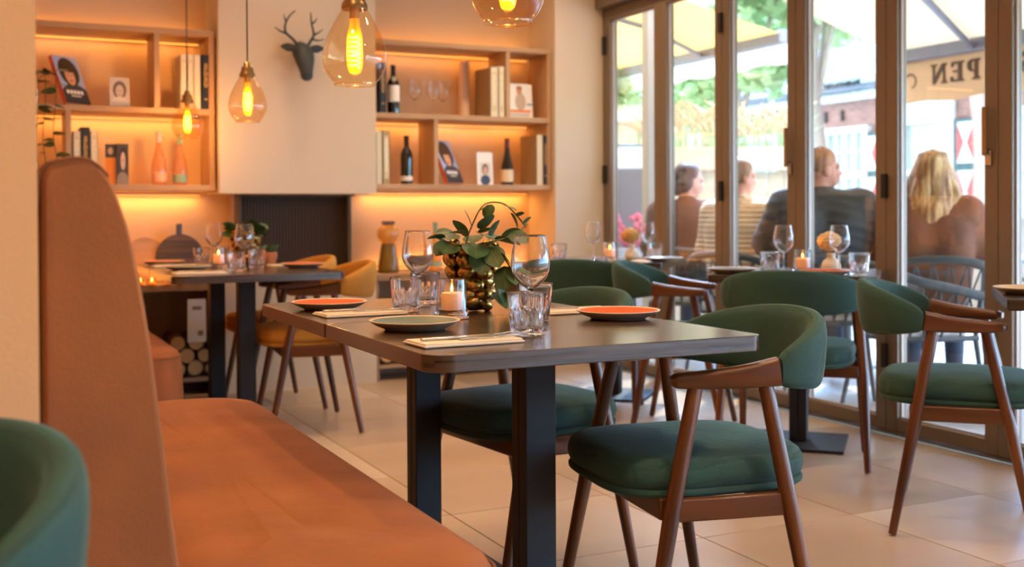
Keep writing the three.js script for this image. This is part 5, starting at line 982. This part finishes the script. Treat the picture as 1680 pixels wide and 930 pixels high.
// ------------------------------------------------------------------ people on the terrace
// a body is a field of tapered capsules [ax, ay, az, bx, by, bz, ra, rb] and ellipsoids [x, y, z, rx, ry, rz], joined by a smooth minimum and meshed
function fieldMesh(lo, hi, res, prims, k = 0.03, post) {
  const mc = new MarchingCubes(res, M.dark, false, false, 90000), f = mc.field, h = res / 2, cx = [0, 1, 2].map((i) => (lo[i] + hi[i]) / 2), hx = [0, 1, 2].map((i) => (hi[i] - lo[i]) / 2);
  for (let iz = 0; iz < res; iz++) for (let iy = 0; iy < res; iy++) for (let ix = 0; ix < res; ix++) {
    const x = cx[0] + hx[0] * (ix - h) / h, y = cx[1] + hx[1] * (iy - h) / h, z = cx[2] + hx[2] * (iz - h) / h; let d = 9;
    for (const p of prims) {
      let q;
      if (p.length === 8) { const bx = p[3] - p[0], by = p[4] - p[1], bz = p[5] - p[2], t = clamp01(((x - p[0]) * bx + (y - p[1]) * by + (z - p[2]) * bz) / (bx * bx + by * by + bz * bz + 1e-9)); q = Math.hypot(x - p[0] - bx * t, y - p[1] - by * t, z - p[2] - bz * t) - lerp(p[6], p[7], t); }
      else { const m = min(p[3], p[4], p[5]), l = Math.hypot((x - p[0]) / p[3], (y - p[1]) / p[4], (z - p[2]) / p[5]); q = (l - 1) * m * (l > 1 ? lerp(1, max(p[3], p[4], p[5]) / m, 0.3) : 1); }
      if (q < d + k) { const e = clamp01(0.5 + 0.5 * (d - q) / k); d = lerp(d, q, e) - k * e * (1 - e); }
    }
    if (post) d = post(d, x, y, z);
    f[ix + iy * res + iz * res * res] = -d;
  }
  mc.isolation = 0; mc.update();
  let g = new THREE.BufferGeometry(); const n = mc.count, src = mc.positionArray, pos = new Float32Array(n * 3);
  for (let i = 0; i < n; i++) for (let c = 0; c < 3; c++) pos[i * 3 + c] = cx[c] + hx[c] * src[i * 3 + c];
  g.setAttribute('position', new THREE.BufferAttribute(pos, 3)); g = mergeVertices(g, 1e-5);
  if (volume(g) < 0) { const a = g.index.array; for (let i = 0; i < a.length; i += 3) { const t = a[i]; a[i] = a[i + 1]; a[i + 1] = t; } }
  g.computeVertexNormals(); g.setAttribute('uv', new THREE.BufferAttribute(new Float32Array(g.attributes.position.count * 2), 2)); return g;
}
const headPrims = [[0, 0.135, -0.012, 0.074, 0.088, 0.092], [0, 0.075, 0.03, 0.058, 0.075, 0.062], [0, 0.026, 0.055, 0.032, 0.026, 0.030], [0, 0.075, 0.078, 0.046, 0.030, 0.022], [0, 0.105, 0.088, 0, 0.082, 0.108, 0.009, 0.012], [-0.01, 0.078, 0.104, 0.01, 0.078, 0.104, 0.009, 0.009], [-0.016, 0.050, 0.089, 0.016, 0.050, 0.089, 0.008, 0.008], [-0.014, 0.040, 0.087, 0.014, 0.040, 0.087, 0.008, 0.008], [-0.045, 0.120, 0.071, 0.045, 0.120, 0.071, 0.014, 0.014], [-0.076, 0.09, -0.005, 0.010, 0.033, 0.02], [0.076, 0.09, -0.005, 0.010, 0.033, 0.02], [0, -0.09, -0.022, 0, 0.05, -0.008, 0.056, 0.05]];
function handMesh(side, curl) {      // wrist at the origin, fingers along +z, palm down
  const pr = [[0, 0, 0.045, 0.040, 0.014, 0.048], [0, 0, -0.03, 0, 0, 0.02, 0.026, 0.027]];
  [[-0.029, 0.066, 0.9], [-0.010, 0.076, 1], [0.010, 0.072, 0.97], [0.028, 0.058, 0.82]].forEach(([x, l, s]) => {
    const a = [x, 0.002, 0.082], b = [x * 1.08, -0.010 * curl, 0.082 + l * 0.48], c = [x * 1.1, -0.030 * curl, 0.082 + l * 0.80], d = [x * 1.1, -0.048 * curl, 0.082 + l * 0.95];
    pr.push([...a, ...b, 0.0095 * s, 0.0088 * s], [...b, ...c, 0.0088 * s, 0.0078 * s], [...c, ...d, 0.0078 * s, 0.0066 * s]);
  });
  pr.push([-side * -0.030, -0.004, 0.022, side * 0.055, -0.014, 0.058, 0.013, 0.0105], [side * 0.055, -0.014, 0.058, side * 0.058, -0.020, 0.088, 0.0105, 0.008]);
  return fieldMesh([-0.08, -0.08, -0.06], [0.08, 0.05, 0.19], 60, pr, 0.006);
}
const skinMat = (hex) => phy({ color: hex, roughness: 0.55, sheen: 0.2, sheenColor: new THREE.Color(0xffc0a0) });
function person(label, [x, z], turn, o) {
  const t = thing('person', label, 'person', [x, o.lift ?? 0.0, z], turn), s = o.broad ?? 1, sh = 0.185 * s;
  const armsJ = o.arms ?? [[[-sh, 1.0, -0.01], [-0.26 * s, 0.77, 0.05], [-0.15, 0.775, 0.30]], [[sh, 1.0, -0.01], [0.26 * s, 0.77, 0.05], [0.15, 0.775, 0.30]]];
  const torso = (e) => [[0, 0.55, -0.02, 0, 0.62, -0.03, 0.135 * s + e, 0.13 * s + e], [-0.07 * s, 0.60, -0.03, -0.085 * s, 0.90, -0.03, 0.10 + e, 0.115 * s + e], [0.07 * s, 0.60, -0.03, 0.085 * s, 0.90, -0.03, 0.10 + e, 0.115 * s + e], [-sh * 0.86, 0.995, -0.02, sh * 0.86, 0.995, -0.02, 0.068 * s + e, 0.068 * s + e], [0, 0.98, -0.03, 0, 1.07, -0.022, 0.075 + e, 0.052 + e * 0.5]];
  const armP = (e, upto = 1) => armsJ.flatMap(([a, b, c]) => { const w = V(...b).lerp(V(...c), upto).toArray(); return [[...a, ...b, 0.056 * s + e, 0.043 + e], [...b, ...w, 0.043 + e, 0.028 + e]]; });
  const legP = (e) => [-1, 1].flatMap((q) => [[q * 0.085, 0.53, 0.0, q * 0.11, 0.52, 0.40, 0.085 + e, 0.062 + e], [q * 0.11, 0.52, 0.40, q * 0.115, 0.09, 0.36, 0.058 + e, 0.04 + e]]);
  const headT = new THREE.Matrix4().makeTranslation(0, 1.115, 0.0).multiply(new THREE.Matrix4().makeRotationY(o.look ?? 0)).multiply(new THREE.Matrix4().makeRotationX(o.nod ?? 0));
  const bits = [fieldMesh([-0.42, 0.0, -0.26], [0.42, 1.19, 0.62], 64, [...torso(-0.012), ...armP(-0.008), ...legP(-0.008)], 0.03), fieldMesh([-0.12, -0.10, -0.14], [0.12, 0.25, 0.15], 64, headPrims, 0.016).applyMatrix4(headT)];
  armsJ.forEach(([a, b, c], i) => { const d = V(...c).sub(V(...b)).normalize(), zx = V(0, 1, 0).cross(d).normalize(); bits.push(handMesh(i ? -1 : 1, 0.8).applyMatrix4(new THREE.Matrix4().makeBasis(zx, d.clone().cross(zx), d).setPosition(...c))); });
  const body = part('body', merged(bits), o.skin, t);
  const eyes = merged([-1, 1].map((q) => new THREE.SphereGeometry(0.0105, 14, 10).translate(q * 0.031, 0.103, 0.0765))).applyMatrix4(headT); part('eyes', eyes, std({ color: 0xd8d2cc, roughness: 0.3 }), body);
  part('irises', merged([-1, 1].map((q) => new THREE.SphereGeometry(0.0062, 10, 8).translate(q * 0.031, 0.103, 0.0825))).applyMatrix4(headT), M.dark, body);
  const topG = fieldMesh([-0.46, 0.48, -0.28], [0.46, 1.14, 0.50], 72, [...torso(o.puff ?? 0.012), ...armP((o.puff ?? 0.012) + 0.004, 0.93)], 0.035, o.knit ? (d, X, Y) => d + 0.003 * sin(Y * 2 * PI / 0.026) : o.quilt ? (d, X, Y, Z) => d + 0.006 * abs(sin((Y + 0.25 * abs(X)) * PI / 0.055)) - 0.003 : undefined);
  part(o.topName ?? 'jacket', metres(topG, 'y'), o.top, t);
  if (o.collar) part('collar', skin([[1.03, 0.078], [1.075, 0.078], [1.10, 0.072], [1.098, 0.064], [1.06, 0.066]].map(([y, r]) => Array.from({ length: 28 }, (_, i) => { const a = i / 28 * 2 * PI; return V(r * cos(a), y - 0.02 * sin(a), -0.022 + r * 0.95 * sin(a)); })), { hardCaps: false }), o.top, t);
  part('trousers', fieldMesh([-0.30, 0.06, -0.24], [0.30, 0.70, 0.52], 56, [...legP(0.008), [0, 0.55, -0.02, 0, 0.62, -0.03, 0.140 * s, 0.135 * s]], 0.03), o.legs ?? std({ color: 0x3a4250, roughness: 0.95 }), t);
  for (const q of [-1, 1]) part('shoe', fieldMesh([-0.07, -0.02, -0.10], [0.07, 0.14, 0.22], 40, [[0, 0.035, -0.03, 0, 0.03, 0.13, 0.04, 0.032], [0, 0.05, -0.02, 0, 0.09, -0.02, 0.04, 0.042]], 0.02, (d, X, Y) => max(d, 0.002 - Y)).translate(q * 0.115, 0.0, 0.37), M.dark, t);
  const hair = fieldMesh(o.hairBox?.[0] ?? [-0.14, -0.06, -0.16], o.hairBox?.[1] ?? [0.14, 0.26, 0.13], 72, o.hair, o.hairSoft ?? 0.012, o.hairCut).applyMatrix4(headT);
  part('hair', metres(hair, 'y'), o.hairMat, t);
  return t;
}
const hairMat = (a, b) => std({ map: rep(tex(256, 128, (u, v) => mix3(rgb(a), rgb(b), clamp01(fbm(u, v, 14, 3, 3) * 2.2 - 0.6))), 4), roughness: 0.55 });
const faceOut = (d, x, y, z) => max(d, Math.min(1, 0.03 + (z - 0.035) * 1.0 - max(0, y - 0.145) * 1.6));       // keeps hair off the face
const capHair = [[0, 0.142, -0.018, 0.084, 0.094, 0.100]];
seed(63);
// blonde woman seen from behind: shoulder-long wavy strands
const strands = []; for (let i = 0; i < 34; i++) { const a = lerp(-2.5, 2.5, i / 33), r = 0.088, x0 = r * sin(a), z0 = -0.015 - r * 0.95 * cos(a), sw = rr(-0.03, 0.03); strands.push([x0 * 0.7, 0.20, z0 * 0.8, x0 * 1.12, 0.09, z0 * 1.05 - 0.005, 0.018, 0.023], [x0 * 1.12, 0.09, z0 * 1.05 - 0.005, x0 * 1.30 + sw, -0.02, z0 * 1.05 - 0.02, 0.023, 0.024], [x0 * 1.30 + sw, -0.02, z0 * 1.05 - 0.02, x0 * 1.2 - sw * 0.9, -0.12, z0 * 0.95 - 0.04, 0.024, 0.021], [x0 * 1.2 - sw * 0.9, -0.12, z0 * 0.95 - 0.04, x0 * 0.95 + sw * 0.6, -0.19 - rr(0, 0.08), z0 * 0.8 - 0.065, 0.021, 0.007]); }
const HB = V(0, 0, 0);
person('blonde woman with long wavy hair and a tan brown coat, seen from behind', [4.79, -4.60], 2.33, { skin: skinMat(0xd8a284), top: std({ map: rep(tex(128, 128, (u, v) => mix3(rgb(0x5e3826), rgb(0x80543a), fbm(u, v, 8, 8, 4))), 1), roughness: 0.95 }), topName: 'coat', puff: 0.030, look: -0.12, hairSoft: 0.005, hair: [...capHair, ...strands], hairBox: [[-0.19, -0.31, -0.22], [0.19, 0.27, 0.13]], hairCut: (d, x, y, z) => max(d, z - 0.045 + max(0, 0.13 - y) * 0.25), hairMat: hairMat(0x76502c, 0xdab67e), broad: 0.98 });
person('man with short reddish hair in a dark quilted jacket, his face in profile', [4.36, -5.00], 2.55, { skin: skinMat(0xd08a6c), top: std({ color: 0x39352f, roughness: 0.7 }), quilt: true, collar: true, puff: 0.034, broad: 1.16, look: -1.25, lift: 0.03, hair: capHair, hairCut: (d, x, y, z) => max(d, 0.085 - y + max(0, z + 0.03) * 0.75, z - 0.075 + max(0, 0.2 - y) * 0.4), hairMat: hairMat(0x7a4526, 0xb87c4c), arms: [[[-0.21, 1.0, -0.01], [-0.29, 0.78, 0.06], [-0.17, 0.785, 0.29]], [[0.21, 1.0, -0.01], [0.30, 0.80, 0.10], [0.22, 0.99, 0.27]]] });
person('woman in a cream striped sweater with tied back fair hair, turned to the right', [4.31, -5.70], 2.05, { skin: skinMat(0xd89878), top: std({ map: rep(tex(16, 128, (u, v) => (v * 4 % 1) < 0.42 ? rgb(0xb88c62) : rgb(0xeed8b6)), 8), roughness: 0.95 }), topName: 'sweater', knit: true, puff: 0.024, look: -0.55, nod: 0.05, hair: [...capHair, [0, 0.10, -0.105, 0.042, 0.045, 0.04], [0, 0.07, -0.12, 0.01, -0.06, -0.12, 0.03, 0.012], [-0.06, 0.14, 0.01, -0.075, 0.06, 0.0, 0.022, 0.012], [0.06, 0.14, 0.01, 0.075, 0.06, 0.0, 0.022, 0.012]], hairBox: [[-0.14, -0.10, -0.18], [0.14, 0.26, 0.13]], hairCut: (d, x, y, z) => max(d, z - 0.06 + max(0, 0.2 - y) * 0.5), hairMat: hairMat(0x6a4428, 0xa87a50), broad: 0.95 });
person('dark haired person in a plain dark brown jumper, at the left behind the sweater', [4.42, -6.42], 2.25, { skin: skinMat(0xd09478), top: std({ color: 0x5a3a32, roughness: 0.95 }), topName: 'jumper', puff: 0.022, broad: 1.08, look: -0.75, nod: 0.1, lift: 0.0, hair: [...capHair, [-0.05, 0.08, -0.05, 0.045, 0.06, 0.055], [0.05, 0.08, -0.05, 0.045, 0.06, 0.055], [0, 0.05, -0.085, 0.06, 0.055, 0.04]], hairCut: (d, x, y, z) => max(d, z - 0.05 + max(0, 0.2 - y) * 0.5), hairMat: hairMat(0x3a2620, 0x6a4838) });
const rc = ropeChair('grey rope chair under the blonde woman, its crossed cords facing the glass', [4.77, -4.52], 2.33);
ropeChair('grey rope chair under the man in the dark jacket', [4.36, -5.0], 2.55);
ropeChair('grey rope chair under the woman in the striped sweater', [4.31, -5.70], 2.05);
ropeChair('grey rope chair under the dark haired person at the left', [4.42, -6.42], 2.25);
ropeChair('empty grey rope chair left of the blonde woman, close to the glass', [4.23, -4.19], 1.3);
renderer.render(scene, camera);
